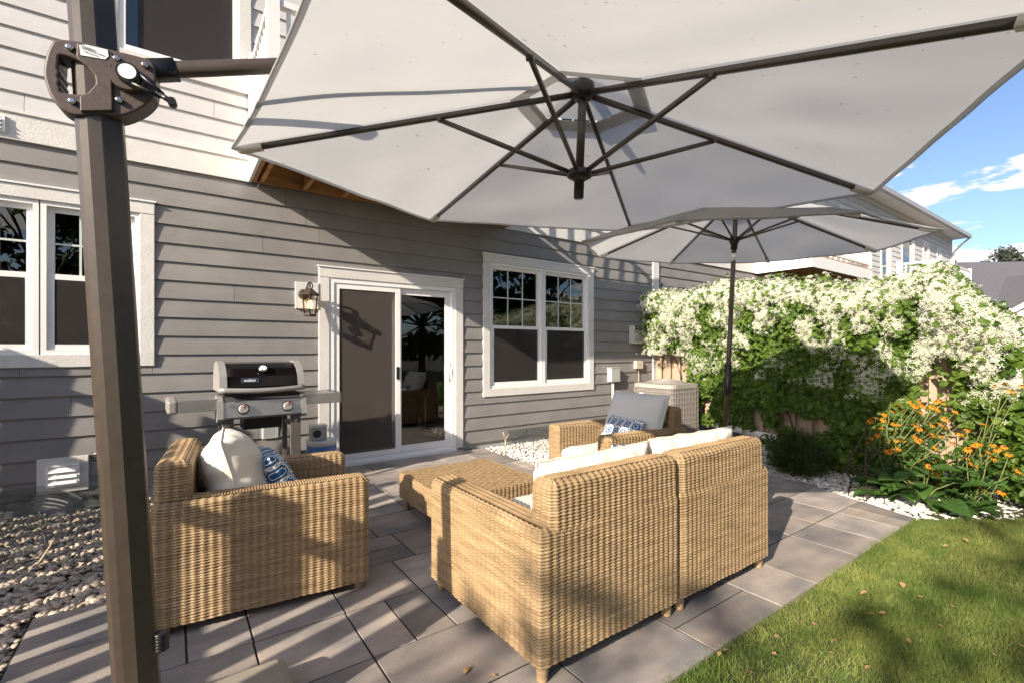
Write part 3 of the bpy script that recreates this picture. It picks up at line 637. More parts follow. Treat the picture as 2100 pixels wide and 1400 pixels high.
m = MB(); a = Vector((fence_x(5.1)-.09, 5.1, .235)); b = Vector((fence_x(1.05)-.09, 1.05, .05)); m.tube([a, b], 1, prof=[(-.045, -.02), (.045, -.02), (.045, .02), (-.045, .02)], up=(0, 0, 1)); o = m.build('foot_rail', M_['white_paint'], rf); o.data.transform(Matrix.Translation((ox, oy, 0)))
fence(5.22, 1.12, lambda y: -2.2, 'cedar board fence with open gaps, left of the patio', 1.88, False, .212)
# ---------------------------------------------------------------- wicker furniture
def rrect(hx, hy, r, n):
    """n points evenly along a rounded rectangle, with outward normals"""
    P = []
    for cx, cy, a0 in ((hx-r, hy-r, 0), (-hx+r, hy-r, 90), (-hx+r, -hy+r, 180), (hx-r, -hy+r, 270)):
        for i in range(9):
            a = R(a0+i*90/8); P.append((cx+r*math.cos(a), cy+r*math.sin(a), math.cos(a), math.sin(a)))
    P.append(P[0]); P = np.array(P); d = np.r_[0, np.cumsum(np.hypot(np.diff(P[:, 0]), np.diff(P[:, 1])))]
    t = np.linspace(0, d[-1], n, endpoint=False); Q = np.stack([np.interp(t, d, P[:, i]) for i in range(4)], 1)
    Q[:, 2:] /= np.linalg.norm(Q[:, 2:], axis=1, keepdims=True); return Q, d[-1]
SP, RP, AMP = .036, .0130, .0062      # stake pitch, strand pitch, relief
VS = np.array([0, .15, .5, .85])
def strand_disp(si, ri, vf, plain=True):
    if not plain:                                   # flat over-and-under basket weave
        prof = np.sqrt(np.clip(1-(2*vf-1)**2, 0, 1)); w = np.cos(np.pi*si+np.pi*ri); return AMP*(.5*prof*(.6+.4*w)+.25*w-.5*(vf < .01))
    w = np.cos(2*np.pi*si); prof = np.sqrt(np.clip(1-((vf-.5)/.46)**2, 0, 1)); groove = vf < .01
    return np.where(groove, AMP*np.where(w > .4, .35, -2.3), AMP*(.9*prof+.34*w))
def round_path(poly, r, n):
    """n even samples with outward normals along a closed CCW polygon with rounded corners"""
    P = []; k = len(poly)
    for i in range(k):
        p0, p1, p2 = (np.array(poly[(i+j) % k], float) for j in (-1, 0, 1)); d0 = p1-p0; d0 /= np.linalg.norm(d0); d1 = p2-p1; d1 /= np.linalg.norm(d1)
        cr = d0[0]*d1[1]-d0[1]*d1[0]; sg = 1 if cr > 0 else -1; c = p1-d0*r+sg*r*np.array([-d0[1], d0[0]])
        a0 = math.atan2(*(p1-d0*r-c)[::-1])
        for j in range(9):
            a = a0+sg*math.pi/2*j/8; P.append((c[0]+r*math.cos(a), c[1]+r*math.sin(a), sg*math.cos(a), sg*math.sin(a)))
    P.append(P[0]); P = np.array(P); d = np.r_[0, np.cumsum(np.hypot(np.diff(P[:, 0]), np.diff(P[:, 1])))]
    t = np.linspace(0, d[-1], n, endpoint=False); Q = np.stack([np.interp(t, d, P[:, i]) for i in range(4)], 1)
    Q[:, 2:] /= np.linalg.norm(Q[:, 2:], axis=1, keepdims=True); return Q, d[-1]
def weave_poly(poly, z0, z1, rt=.03, cr=.034, caps=(), taper=0.0):
    _, L = round_path(poly, cr, 10); ns = int(round(L/SP/2))*2; S = ns*6; Q, _ = round_path(poly, cr, S)
    plen = (z1-z0-rt)+rt*math.pi/2; nr = max(2, int(round(plen/RP)))
    rows = np.r_[(np.arange(nr)[:, None]+VS[None]).ravel(), nr-1e-4]
    ri = np.floor(rows); vf = rows-ri; ln = rows/nr*plen; straight = z1-z0-rt
    th = np.clip((ln-straight)/rt, 0, math.pi/2); zz = np.where(ln < straight, z0+ln, z1-rt+rt*np.sin(th)); ins = rt*(1-np.cos(th))
    si = (np.arange(S)/6.0)[None, :]; D = strand_disp(si, ri[:, None], vf[:, None])
    sway = RP*.18*np.sin(si*.83+2.0*np.sin(ri[:, None]*.37))           # strands do not run quite level
    nx, ny = Q[None, :, 2], Q[None, :, 3]; c, s = np.cos(th)[:, None], np.sin(th)[:, None]; ins2 = ins[:, None]+taper*(zz[:, None]-z0)
    X = Q[None, :, 0]-nx*ins2+nx*c*D; Y = Q[None, :, 1]-ny*ins2+ny*c*D; Z = zz[:, None]+s*D+sway*c*(vf[:, None] > .01)
    V = np.stack([X, Y, np.broadcast_to(Z, X.shape)], 2).reshape(-1, 3); m = len(rows)
    i, j = np.meshgrid(np.arange(m-1), np.arange(S), indexing='ij'); j2 = (j+1) % S
    Fq = np.stack([i*S+j, i*S+j2, (i+1)*S+j2, (i+1)*S+j], 2).reshape(-1, 4)
    for (a0, a1, b0, b1) in caps:
        V2, F2_ = weave_flat(a0, a1, b0, b1, z1); Fq = np.r_[Fq, F2_+len(V)]; V = np.r_[V, V2]
    return V, Fq
def weave_loop(cx, cy, hx, hy, z0, z1, rt=.03, cr=.034, cap=True, taper=0.0):
    k = rt+taper*(z1-z0)
    return weave_poly([(cx-hx, cy-hy), (cx+hx, cy-hy), (cx+hx, cy+hy), (cx-hx, cy+hy)], z0, z1, rt, cr, ((cx-hx+k, cx+hx-k, cy-hy+k, cy+hy-k),) if cap else (), taper)
def weave_flat(x0, x1, y0, y1, z, sp=SP, rp=RP, amp=1, plain=True):
    """strands run across the short side"""
    lx, ly = x1-x0, y1-y0; sw = lx < ly
    if sw: lx, ly = ly, lx
    ns = max(2, int(round(ly/sp))); nr = max(2, int(round(lx/rp)))
    rows = np.r_[(np.arange(nr)[:, None]+VS[None]).ravel(), nr-1e-4]; ri = np.floor(rows); vf = rows-ri; si = np.arange(ns*6+1)/6.0
    D = strand_disp(si[None, :], ri[:, None], vf[:, None], plain)*amp; U = (rows/nr*lx)[:, None]+0*D; W = (si/ns*ly)[None, :]+0*D
    X, Y = (x0+W, y0+U) if sw else (x0+U, y0+W)
    V = np.stack([X, Y, z+D], 2).reshape(-1, 3); m, S = D.shape; i, j = np.meshgrid(np.arange(m-1), np.arange(S-1), indexing='ij')
    Fq = np.stack([i*S+j, i*S+j+1, (i+1)*S+j+1, (i+1)*S+j], 2).reshape(-1, 4)
    return V, Fq if not sw else Fq[:, ::-1]
def wpart2(name, parent, VF, mat='wicker'):
    return link(name, np_mesh(name, VF[0], VF[1]), parent, M_[mat])
def leg(parent, x, y, h=.11, r=.03):
    prof = [(0, 0), (r*.72, 0), (r*.8, .006)]
    k = 7
    for i in range(k):
        z = .008+i*(h-.008)/k; rr_ = r*(.8+.2*i/k); prof += [(rr_*.93, z), (rr_*1.02, z+(h-.008)/k*.5)]
    prof += [(r, h), (0, h)]
    o = MB().lathe(prof, (0, 0, 0), 12).build('leg', M_['wicker'], parent); o.location = (x, y, 0); return o
AT, BT = .60, .775        # arm and back height
def seat_module(name, loc, rz, label, cat, group, W, arms, D2=.425, zb=.075):
    """local: faces +x, width along y; one woven shell runs round the arm(s) and the back"""
    t = empty(name, loc, rz, label, cat, group); h = W/2; A = .15; B = .145
    if len(arms) == 2: poly = [(-D2, -h), (D2, -h), (D2, -h+A), (-D2+B, -h+A), (-D2+B, h-A), (D2, h-A), (D2, h), (-D2, h)]
    elif arms[0] == 1: poly = [(-D2, -h), (-D2+B, -h), (-D2+B, h-A), (D2, h-A), (D2, h), (-D2, h)]
    else: poly = [(-D2, -h), (D2, -h), (D2, -h+A), (-D2+B, -h+A), (-D2+B, h), (-D2, h)]
    k = .028; caps = [(-D2+k, D2-k, (h-A if s > 0 else -h)+k, (h if s > 0 else -h+A)-k) for s in arms]
    wpart2('woven_shell', t, weave_poly(poly, zb, AT, .028, .033, caps))
    y0 = -h+(.058 if -1 in arms else .004); y1 = h-(.058 if 1 in arms else .004)
    wpart2('backrest', t, weave_loop(-D2+.073, (y0+y1)/2, .071, (y1-y0)/2, AT-.05, BT, .035, .036, taper=.02))
    yb0 = -h+(A-.002 if -1 in arms else .004); yb1 = h-(A-.002 if 1 in arms else .004)
    wpart2('front_apron', t, weave_loop(D2-.05, (yb0+yb1)/2, .04, (yb1-yb0)/2, zb, .30, .02, .02))
    m = MB(); m.box(-D2+B-.01, D2-.09, yb0, yb1, .2, .275); m.build('seat_deck', M_['black'], t)
    for x in (-D2+.045, D2-.045):
        for y in (-h+.045, h-.045): leg(t, x, y)
    return t
CH1 = seat_module('wicker_armchair', (.430, 2.988, 0), R(-5.5), 'tan wicker armchair nearest the umbrella mast, facing right', 'armchair', 'wicker patio seats', .815, (-1, 1), .475, .045)
CH2 = copy_tree(CH1); CH2.location = (3.279, 2.937, 0); CH2.rotation_euler.z = R(176); CH2['label'] = 'tan wicker armchair at the far right by the air conditioner'
SF1 = seat_module('wicker_sofa_section', (1.568, 1.868, 0), R(90), 'left wicker loveseat section, back turned to the viewer, nearest the camera', 'sofa', 'wicker patio seats', .872, (1,), .475)
SF2 = seat_module('wicker_sofa_section', (2.452, 1.868, 0), R(90), 'right wicker loveseat section beside the lawn, back to the viewer', 'sofa', 'wicker patio seats', .872, (-1,), .475)
ct = empty('coffee_table', (1.90, 3.235, 0), 0, 'low square tan wicker coffee table between the seats', 'table')
wpart2('table_skirt', ct, weave_loop(0, 0, .41, .425, .10, .30, .012, .025, cap=False))
V, Fq = weave_flat(-.412, .412, -.427, .427, .305, .045, .03, 1.0, False); V[:, 2] -= .004; wpart2('table_top', ct, (V, Fq), 'wicker_top')
MB().box(-.39, .39, -.405, .405, .27, .298).build('top_board', M_['wicker_top'], ct)
for x in (-.36, .36):
    for y in (-.375, .375): leg(ct, x, y, .13, .03)

# ---------------------------------------------------------------- cushions
def pillow(name, w, h, t, mat, label, loc, rot, seed=0, px=4, wr=.010, piping=None, ears=.06, group='patio cushions', box=False, n=44):
    P = []
    for side in (1, -1):
        G = []
        for i in range(n+1):
            row = []
            for j in range(n+1):
                u = math.sin(math.pi/2*(2*i/n-1))*.35+(2*i/n-1)*.65; v = math.sin(math.pi/2*(2*j/n-1))*.35+(2*j/n-1)*.65
                pu, pv = 1-abs(u)**px, 1-abs(v)**px
                th = t/2*(max(pu, 0)*max(pv, 0))**(.28 if box else .5)
                x = w/2*u*(1-ears*(1-v*v)*abs(u)); y = h/2*v*(1-ears*(1-u*u)*abs(v))
                e = (1-pu*pv)
                k = mnoise.noise((u*2.2+seed*5, v*2.2, side*2.0))*wr + mnoise.noise((u*6+seed, v*6+3, side))*wr*.55*(.3+e)
                # pleats running in from the seam
                k += wr*.5*e*math.sin(u*13+seed+2*mnoise.noise((v*3, seed, 1)))*(abs(v)**3)+wr*.5*e*math.sin(v*13+seed*2)*(abs(u)**3)
                edge = 1 if 0 < i < n and 0 < j < n else 0
                row.append((x, y, side*(th+k*edge*min(1, th/(t*.12)))))
            G.append(row)
        P.append(G)
    m = MB(); m.grid(P[0]); m.grid([r[::-1] for r in P[1]])
    me = m.mesh(name, False); bm = bmesh.new(); bm.from_mesh(me); bmesh.ops.remove_doubles(bm, verts=bm.verts[:], dist=1e-5); bmesh.ops.recalc_face_normals(bm, faces=bm.faces[:]); bm.to_mesh(me); bm.free()
    o = link(name, me, None, mat); o.location = loc; o.rotation_euler = rot; tag(o, label, 'cushion', group)
    if piping:
        ring = [P[0][i][0] for i in range(n)]+[P[0][n][j] for j in range(n)]+[P[0][i][n] for i in range(n, 0, -1)]+[P[0][0][j] for j in range(n, 0, -1)]
        ring.append(ring[0]); q = MB(); q.tube([(x*1.004, y*1.004, 0) for x, y, z in ring], .005, 6, cap=False, up=(0, 0, 1)); q.build('piping', piping, o)
    return o
cr, gy, bl = M_['cream'], M_['grey_cloth'], M_['blue']
def chair_pt(ch, x, y, z): return Matrix.Translation(ch.location) @ Matrix.Rotation(ch.rotation_euler.z, 4, 'Z') @ Vector((x, y, z))
def chair_rot(ch, ex, ey, ez=0): return (Matrix.Rotation(ch.rotation_euler.z, 4, 'Z') @ Matrix.Rotation(ez, 4, 'Z') @ Matrix.Rotation(ey, 4, 'Y') @ Matrix.Rotation(ex, 4, 'X')).to_euler()
pillow('seat_cushion', .66, .50, .13, cr, 'cream seat cushion in the armchair near the umbrella mast', chair_pt(CH1, .10, 0, .345), chair_rot(CH1, 0, 0), 1, 8, .004, cr, .01, box=True)
pillow('back_cushion', .48, .52, .30, cr, 'plump cream back cushion standing in the left armchair', chair_pt(CH1, -.15, -.02, .605), chair_rot(CH1, 0, R(-106)), 2, 2.4, .015, cr, .0)
pillow('throw_pillow', .40, .40, .15, bl, 'blue lattice throw pillow in the left armchair', chair_pt(CH1, .07, .0, .545), chair_rot(CH1, 0, R(-116), R(4)), 3, 3, .006, None, .07)
pillow('seat_cushion', .68, .52, .14, cr, 'cream seat cushion in the far right armchair', chair_pt(CH2, .10, 0, .35), chair_rot(CH2, 0, 0), 4, 8, .004, cr, .01, box=True)
pillow('back_cushion', .52, .64, .22, gy, 'pale grey back cushion with piped edge in the far right armchair', chair_pt(CH2, -.20, .02, .645), chair_rot(CH2, 0, R(-112), R(3)), 5, 3.6, .006, cr, .03)
pillow('throw_pillow', .34, .46, .13, bl, 'blue lattice throw pillow in the far right armchair', chair_pt(CH2, .02, .06, .535), chair_rot(CH2, 0, R(-124), R(-4)), 6, 3, .005, None, .06)
for i, (sf, nm) in enumerate(((SF1, 'left'), (SF2, 'right'))):
    dx = .07 if i == 0 else -.07
    pillow('seat_cushion', .70, .72, .15, cr, f'cream seat cushion on the {nm} loveseat section', (sf.location.x+dx, 1.955, .35), (0, 0, 0), 7+i, 8, .005, cr, .01, box=True)
    pillow('back_cushion', .76, .47, .21, cr, f'cream back cushion showing over the {nm} loveseat back', (sf.location.x+dx+.03*i, 1.625, .585+.008*i), (R(100), 0, R(1.5*(1-2*i))), 9+i, 3.2, .014, cr, .03)
pillow('throw_pillow', .40, .38, .13, bl, 'blue print throw pillow lying behind the loveseat cushions', (2.14, 1.85, .58), (R(106), R(4), R(4)), 13, 3, .006, None, .07)

# ---------------------------------------------------------------- umbrellas
def canopy_set(t, hub, nrm, Rr, drop, phi, N, s_vent, s_strut, low, rib_w, org, sagk=.05, s_in=.0):
    """canopy, ribs, struts, hubs as children of t; org = t's origin"""
    n = Vector(nrm).normalized(); e1 = Vector((0, 1, 0)).cross(n).normalized(); e2 = n.cross(e1); H = Vector(hub)-Vector(org)
    def rib(k, s, lift=0):
        th = phi-2*math.pi*k/N; return H+(e1*math.cos(th)+e2*math.sin(th))*Rr*s-n*(drop*s)+n*lift
    for k in range(N):
        G = []; ns, nw = 22, 18
        for i in range(ns+1):
            s = s_vent+(1-s_vent)*i/ns; row = []
            for j in range(nw+1):
                w = j/nw; p = rib(k, s, .016).lerp(rib(k+1, s, .016), w); rad = (p-H); rad -= n*rad.dot(n)
                bow = 4*w*(1-w)
                p = p-rad.normalized()*(Rr*sagk*bow*max(0, (s-.3)/.7)**2) - n*(Rr*.006*bow*s)
                p += n*(.008*mnoise.noise((p.x*3, p.y*3, k*1.7))*bow*2)
                row.append(p)
            G.append(row)
        pan = MB().grid(G).build('canopy_panel', M_['canopy'], t, False)
        edge = G[-1]; inner = [q.lerp(r_, .3) for q, r_ in zip(G[-1], G[-2])]
        m = MB(); m.grid([[p-n*.006 for p in inner], [p-n*.007 for p in edge], [p-n*.0095+(p-H).normalized()*.002 for p in edge], [p+n*.003+(p-H).normalized()*.003 for p in edge]]); m.build('hem', M_['canopy'], pan, False)
        a, b = rib(k, .02, -.012), rib(k, .965, -.004)
        m = MB(); m.tube([a, b], 1, prof=[(-rib_w, -rib_w*.62), (rib_w, -rib_w*.62), (rib_w, rib_w*.62), (-rib_w, rib_w*.62)], up=n); m.build('rib', M_['bronze'], t)
        d_ = (b-a).normalized(); m = MB(); m.tube([b-d_*.07, b+d_*.015, b+d_*.03], [1, 1, .6], prof=[(-rib_w*1.25, -rib_w*1.4), (rib_w*.9, -rib_w*1.4), (rib_w*.9, rib_w*1.4), (-rib_w*1.25, rib_w*1.4)], up=n); m.build('rib_pocket', M_['canopy_hem'], t)
        q = rib(k, s_strut, -.02); L = H-n*low
        m = MB(); m.tube([L+(q-L).normalized()*.03, q], 1, prof=[(-rib_w*.8, -rib_w*.55), (rib_w*.8, -rib_w*.55), (rib_w*.8, rib_w*.55), (-rib_w*.8, rib_w*.55)], up=n); m.build('strut', M_['bronze'], t)
        m = MB(); sd = d_.cross(n); m.tube([q-sd*rib_w*1.2, q+sd*rib_w*1.2], rib_w*.75, 10); m.build('rivet', M_['bronze'], t)
    # vent cap above the opening
    G = []; 
    for i in range(7):
        s = .02+(s_vent+.012)*i/6; row = []
        for j in range(N*6+1):
            k = j/6; k0 = int(k); p = rib(k0, s).lerp(rib(k0+1, s), k-k0); row.append(p+n*(.062-.010*(i/6)))
        G.append(row)
    MB().grid(G).build('vent_cap', M_['canopy'], t, False)
    G = [[rib(int(j/6), s).lerp(rib(int(j/6)+1, s), j/6-int(j/6))+n*.0115 for j in range(N*6+1)] for s in (s_vent-.004, s_vent+.055)]
    MB().grid(G).build('vent_band', M_['canopy'], t, False)
    def axis_lathe(name, prof, mat):
        q = n.to_track_quat('Z', 'Y').to_matrix().to_4x4(); o = MB().lathe(prof, n=20).build(name, mat, t); o.data.transform(Matrix.Translation(H) @ q); return o
    return axis_lathe, rib, n, H
# big cantilever umbrella
MA = CP+ray(280, 1400)*1.346; MBt = CP+ray(188, 0)*1.346; mdir = (MBt-MA).normalized()
def mast_at(z): return MA+mdir*((z-MA.z)/mdir.z)
mb0 = mast_at(.05); bu = empty('cantilever_umbrella', mb0, 0, 'large white cantilever umbrella with bronze mast and arm, in the foreground', 'umbrella')
HUB = Vector((1.507, 1.552, 2.468)); NB = (-.012, -.069, 1)
ax, rib, nB, HB = canopy_set(bu, HUB, NB, 1.5, .37, 2.635, 6, .165, .427, .38, .0115, mb0, .010)
ax('top_hub', [(0, .03), (.05, .03), (.055, .01), (.055, -.03), (.03, -.045), (0, -.045)], M_['black'])
ax('center_pole', [(0, .16), (.019, .16), (.019, -.40), (0, -.40)], M_['bronze'])
ax('lower_hub', [(0, -.35), (.05, -.352), (.058, -.362), (.056, -.385), (.03, -.4), (.023, -.402), (.023, -.475), (.02, -.482), (0, -.482)], M_['black'])
AD = Vector((HUB.x-mast_at(2.06).x, HUB.y-mast_at(2.06).y, 0)).normalized(); AN = Vector((AD.y, -AD.x, 0))   # arm direction, and the side towards the viewer
mprof = [(-.053, -.008), (-.049, -.022), (-.036, -.036), (-.018, -.040), (.012, -.040), (.016, -.037), (.052, -.016), (.054, -.012), (.054, .012), (.016, .040), (-.018, .040), (-.036, .036), (-.049, .022), (-.053, .008)]
m = MB(); m.tube([mast_at(.05), mast_at(2.72)], 1, prof=mprof, up=AD)
for i in range(len(m.sm)): m.sm[i] = False
o = m.build('mast', M_['bronze'], bu); o.data.transform(Matrix.Translation(-mb0))
pp = mast_at(2.06)+AN*.050
def smooth_loop(L, k=4):
    n_ = len(L); out = []
    for i in range(n_):
        p = [np.array(L[(i+j) % n_], float) for j in (-1, 0, 1, 2)]
        for t_ in np.arange(k)/k: out.append(tuple(.5*(2*p[1]+(p[2]-p[0])*t_+(2*p[0]-5*p[1]+4*p[2]-p[3])*t_**2+(3*p[1]-p[0]-3*p[2]+p[3])*t_**3)))
    return out
def bpt(zx, zy, off=0):
    """point of the bracket's front plane under a spot of the enlarged photograph"""
    r = ray(60+zx/6.176, 60+zy/6.176); t = ((pp+AN*off)-CP).dot(AN)/r.dot(AN); return CP+r*t-mb0
def plate(name, outer, hole, off, depth, mat, parent, bev=.006):
    bm = bmesh.new(); loops = []
    for lp in [outer]+([hole] if hole else []):
        vs = [bm.verts.new(bpt(x, y, off)) for x, y in lp]; loops.append([bm.edges.new((vs[i], vs[(i+1) % len(vs)])) for i in range(len(vs))])
    bmesh.ops.triangle_fill(bm, edges=[e for l_ in loops for e in l_], use_beauty=True)
    bmesh.ops.dissolve_limit(bm, angle_limit=.01, verts=bm.verts[:], edges=bm.edges[:]) if not hole else None
    ret = bmesh.ops.extrude_face_region(bm, geom=bm.faces[:]); nv = [g_ for g_ in ret['geom'] if isinstance(g_, bmesh.types.BMVert)]
    bmesh.ops.translate(bm, verts=nv, vec=-AN*depth); bmesh.ops.recalc_face_normals(bm, faces=bm.faces[:])
    sharp = [e for e in bm.edges if len(e.link_faces) == 2 and e.calc_face_angle(0) > 1.0]
    if bev: bmesh.ops.bevel(bm, geom=sharp, offset=bev, segments=3, affect='EDGES', profile=.5)
    me = bpy.data.meshes.new(name); bm.to_mesh(me); bm.free()
    for p in me.polygons: p.use_smooth = False
    return link(name, me, parent, mat)
outer = [(330, 130), (560, 140), (800, 188), (1000, 248), (1200, 295), (1400, 345), (1530, 395), (1590, 470), (1605, 600), (1595, 780), (1550, 890), (1400, 1010), (1140, 1105), (900, 1075), (620, 1095), (480, 1055), (360, 975), (270, 860), (205, 700), (172, 550), (195, 370), (250, 215)]
hole = [(380, 335), (480, 345), (620, 400), (740, 485), (820, 590), (832, 690), (790, 775), (700, 815), (560, 818), (405, 795), (395, 745), (372, 700), (388, 650), (366, 600), (384, 545), (362, 490), (372, 420)]
br = plate('bracket', smooth_loop(outer), smooth_loop(hole, 3), 0, .072, M_['bronze_cast'], bu)
plate('bracket_plate', [(600, 170), (1010, 268), (1130, 440), (1040, 470), (1055, 1030), (640, 1040), (635, 845), (740, 805), (845, 690), (830, 585), (740, 475), (620, 390), (590, 330)], None, .009, .015, M_['bronze_cast'], br, .003)
plate('caution_label', [(632, 200), (720, 200), (990, 262), (1005, 345), (960, 385), (650, 330)], None, .011, .002, M_['label_white'], br, 0)
rot_b = Matrix((AD, Vector((0, 0, 1)), AN)).transposed().to_euler()     # text: x along arm, z towards viewer
def btext(nm, s, size, zx, zy):
    o = text_mesh(nm, s, size, M_['ink'], br, bpt(zx, zy, .0125), rot_b, .0002); o.rotation_euler.rotate_axis('Z', R(-10)); return o
btext('label_text', 'Caution:', .009, 745, 240); btext('label_text', 'Close and secure umbrella', .0048, 800, 285); btext('label_text', 'when not in use', .0048, 780, 310)
for zx, zy in ((505, 225), (540, 910), (1105, 368), (1465, 450), (1135, 895)):
    c_ = bpt(zx, zy, .008); m = MB(); m.tube([c_-AN*.008, c_+AN*.001, c_+AN*.004], [.0085, .0085, .0055], 14); m.tube([c_+AN*.0035, c_+AN*.0045], .003, 6); m.build('screw', M_['screw'], br)
c0 = bpt(1255, 640, 0); m = MB(); m.tube([c0, c0+AN*.022], [.040, .037], 24); m.build('crank_boss', M_['bronze_cast'], br)
c1 = bpt(1255, 570, .03); c2 = bpt(1810, 930, .055); dd = (c2-c1).normalized()
m = MB(); m.tube([c1-AN*.02, c1+AN*.012], .027, 24); 
pw = dd.cross(AN).normalized()
for s in (-1, 1): m.tube([c1+pw*.02*s, c2-dd*.03+pw*.006*s], [.0075, .005], 8)
m.tube([c2-dd*.035, c2], .0075, 8); m.tube([c2-AN*.016, c2+AN*.012], .011, 12)
m.build('crank_handle', M_['black'], br)
m = MB(); m.tube([c1+AN*.0122, c1+AN*.0155], .0205, 24); m.build('crank_cap', M_['label_white'], br)
a0 = on_y(318, 146, 1.74)-mb0; a1 = on_y(540, 138, 1.68)-mb0; tip = HB+nB*.17
w1x = (a1-a0).dot(AD)/(tip-a0).dot(AD)
def arm_pt(u): 
    c0_, c1_, c2_ = (u-w1x)*(u-1)/w1x, u*(u-1)/(w1x*(w1x-1)), u*(u-w1x)/(1-w1x); return a0*c0_+a1*c1_+tip*c2_
pts = [arm_pt(-.05+1.05*i/24) for i in range(25)]
m = MB(); m.tube(pts, 1, prof=[(-.020, -.008), (-.012, -.015), (.017, -.015), (.022, -.010), (.022, .010), (.017, .015), (-.012, .015), (-.020, .008)], up=(0, 0, 1)); m.build('arm', M_['bronze'], bu)
m = MB(); m.tube([pts[0], pts[1], arm_pt(.035)], 1, prof=[(-.026, -.018), (.027, -.018), (.027, .018), (-.026, .018)], up=(0, 0, 1)); m.build('arm_sleeve', M_['black'], bu)
kp = CP+ray(330, 1312)*1.37-mb0; m = MB(); m.lathe([(0, -.03), (.013, -.03)]+[(r_, z) for i in range(6) for r_, z in ((.016, -.028+i*.009), (.021, -.024+i*.009), (.016, -.0195+i*.009))]+[(0, .028)], kp, 14); m.tube([kp-AD*.04, kp], .009, 8); m.build('ribbed_knob', M_['black'], bu)
# its weighted base
ub = empty('umbrella_base', (mb0.x, mb0.y-.09, 0), 0, 'tan plastic weighted base under the cantilever umbrella mast', 'umbrella base')
for sx in (-1, 1):
    for sy in (-1, 1):
        m = MB(); m.cbox(sx*.225-.205, sx*.225+.205, sy*.225-.205, sy*.225+.205, .004, .10, .035); m.build('weight_tank', M_['base'], ub)
m = MB(); m.cbox(-.44, .44, -.017, .017, .002, .045, .003); m.build('cross_foot', M_['bronze'], ub); m = MB(); m.cbox(-.017, .017, -.44, .44, .002, .0455, .003); m.build('cross_foot', M_['bronze'], ub)
m = MB(); m.lathe([(0, .04), (.075, .04), (.08, .05), (.075, .075), (.06, .08), (.06, .14), (0, .14)], (0, .09, 0), 20); m.build('mast_socket', M_['bronze'], ub)
# market umbrella by the fence
HUB2 = CP+(Vector((4.022, 2.222, 2.65))-CP)*.8327; NM = Vector((-.027, -.065, 1)).normalized(); p0 = HUB2-NM*(HUB2.z/NM.z)
mu = empty('market_umbrella', p0, 0, 'smaller white market parasol on a straight bronze pole near the fence', 'umbrella')
ax, rib, nM, HM = canopy_set(mu, HUB2, NM, 1.14, .381, 2.607, 8, .16, .42, .335, .0085, p0, .010)
ax('top_hub', [(0, .12), (.014, .11), (.02, .06), (.035, .03), (.04, -.02), (.02, -.04), (0, -.04)], M_['black'])
ax('pole', [(0, .02), (.0165, .02), (.0165, -2.40), (0, -2.40)], M_['bronze'])
ax('runner', [(.0165, -.30), (.031, -.305), (.036, -.322), (.034, -.345), (.024, -.36), (.024, -.395), (.0165, -.40)], M_['black'])
ax('pole_label', [(.0167, -.425), (.0173, -.425), (.0173, -.48), (.0167, -.48)], M_['label_white'])
zj = -1.34
ax('pole_coupler', [(.0165, zj+.1), (.024, zj+.09), (.024, zj), (.028, zj-.01), (.028, zj-.09), (.023, zj-.125), (.0165, zj-.13)], M_['black'])
sb = empty('parasol_stand', (p0.x, p0.y, 0), 0, 'dark round stand holding the market parasol, behind the loveseat', 'parasol stand')
m = MB(); m.lathe([(0, .002), (.24, .002), (.25, .015), (.24, .035), (.1, .06), (.04, .07), (.033, .08), (.033, .36), (.03, .37), (.022, .37)], n=28); m.build('stand_body', M_['bronze'], sb)
m = MB(); m.tube([(.03, 0, .3), (.075, 0, .3)], .008, 8); m.lathe([(0, .07), (.02, .07), (.022, .08), (.02, .09), (0, .09)], (0, 0, .3), 12, axis='x'); m.build('clamp_knob', M_['black'], sb)

# ---------------------------------------------------------------- gas grill
gr = empty('gas_grill', (.62, 4.78, 0), R(2), 'black lidded gas grill with two knobs and side shelves against the wall', 'grill')
def g(name, mat, par=None): return lambda mb: mb.build(name, mat, par or gr)
def prof_x(pts_yz, x0, x1): return MB().prism(pts_yz, 0, x0, x1)
for sx in (-1, 1):
    x = sx*.262
    MB().cbox(x-.042, x+.042, -.225, -.20, .05, .725, .004).build('leg', M_['grill_leg'], gr); MB().cbox(x-.02, x+.02, .19, .23, .05, .74, .004).build('leg', M_['grill_leg'], gr)
    MB().box(x-.012, x+.012, -.198, .188, .16, .20).build('side_brace', M_['grill_leg'], gr); MB().box(x-.012, x+.012, -.198, .188, .60, .64).build('side_brace', M_['grill_leg'], gr)
    m = MB(); m.tube([(x-.02, -.21, .03), (x+.02, -.21, .03)], .03, 14); m.build('caster', M_['black'], gr)
    m = MB(); m.tube([(x-.02, .21, .03), (x+.02, .21, .03)], .03, 14); m.build('caster', M_['black'], gr)
    m = MB(); m.tube([(x, -.2265, .665), (x, -.234, .665)], .011, 12); m.build('bolt', M_['screw'], gr)
MB().cbox(-.30, .30, -.215, .215, .10, .14, .006).build('bottom_shelf', M_['grill_leg'], gr)
prof_x([(-.19, .74), (-.2, .92), (.23, .92), (.2, .70)], -.285, .285).build('firebox', M_['black'], gr)
prof_x([(-.10, .60), (-.14, .70), (.14, .70), (.10, .60)], -.13, .17).build('grease_tray', M_['black'], gr)
prof_x([(-.245, .715), (-.275, .735), (-.255, .865), (-.20, .90), (-.17, .90), (-.17, .715)], -.300, .300).build('control_panel', M_['steel'], gr)
for sx in (-1, 1): prof_x([(-.24, .70), (-.285, .73), (-.262, .875), (-.20, .91), (-.10, .91), (-.10, .70)], sx*.3005 if sx > 0 else -.342, .342 if sx > 0 else -.3005).build('panel_end', M_['grill_cast'], gr)
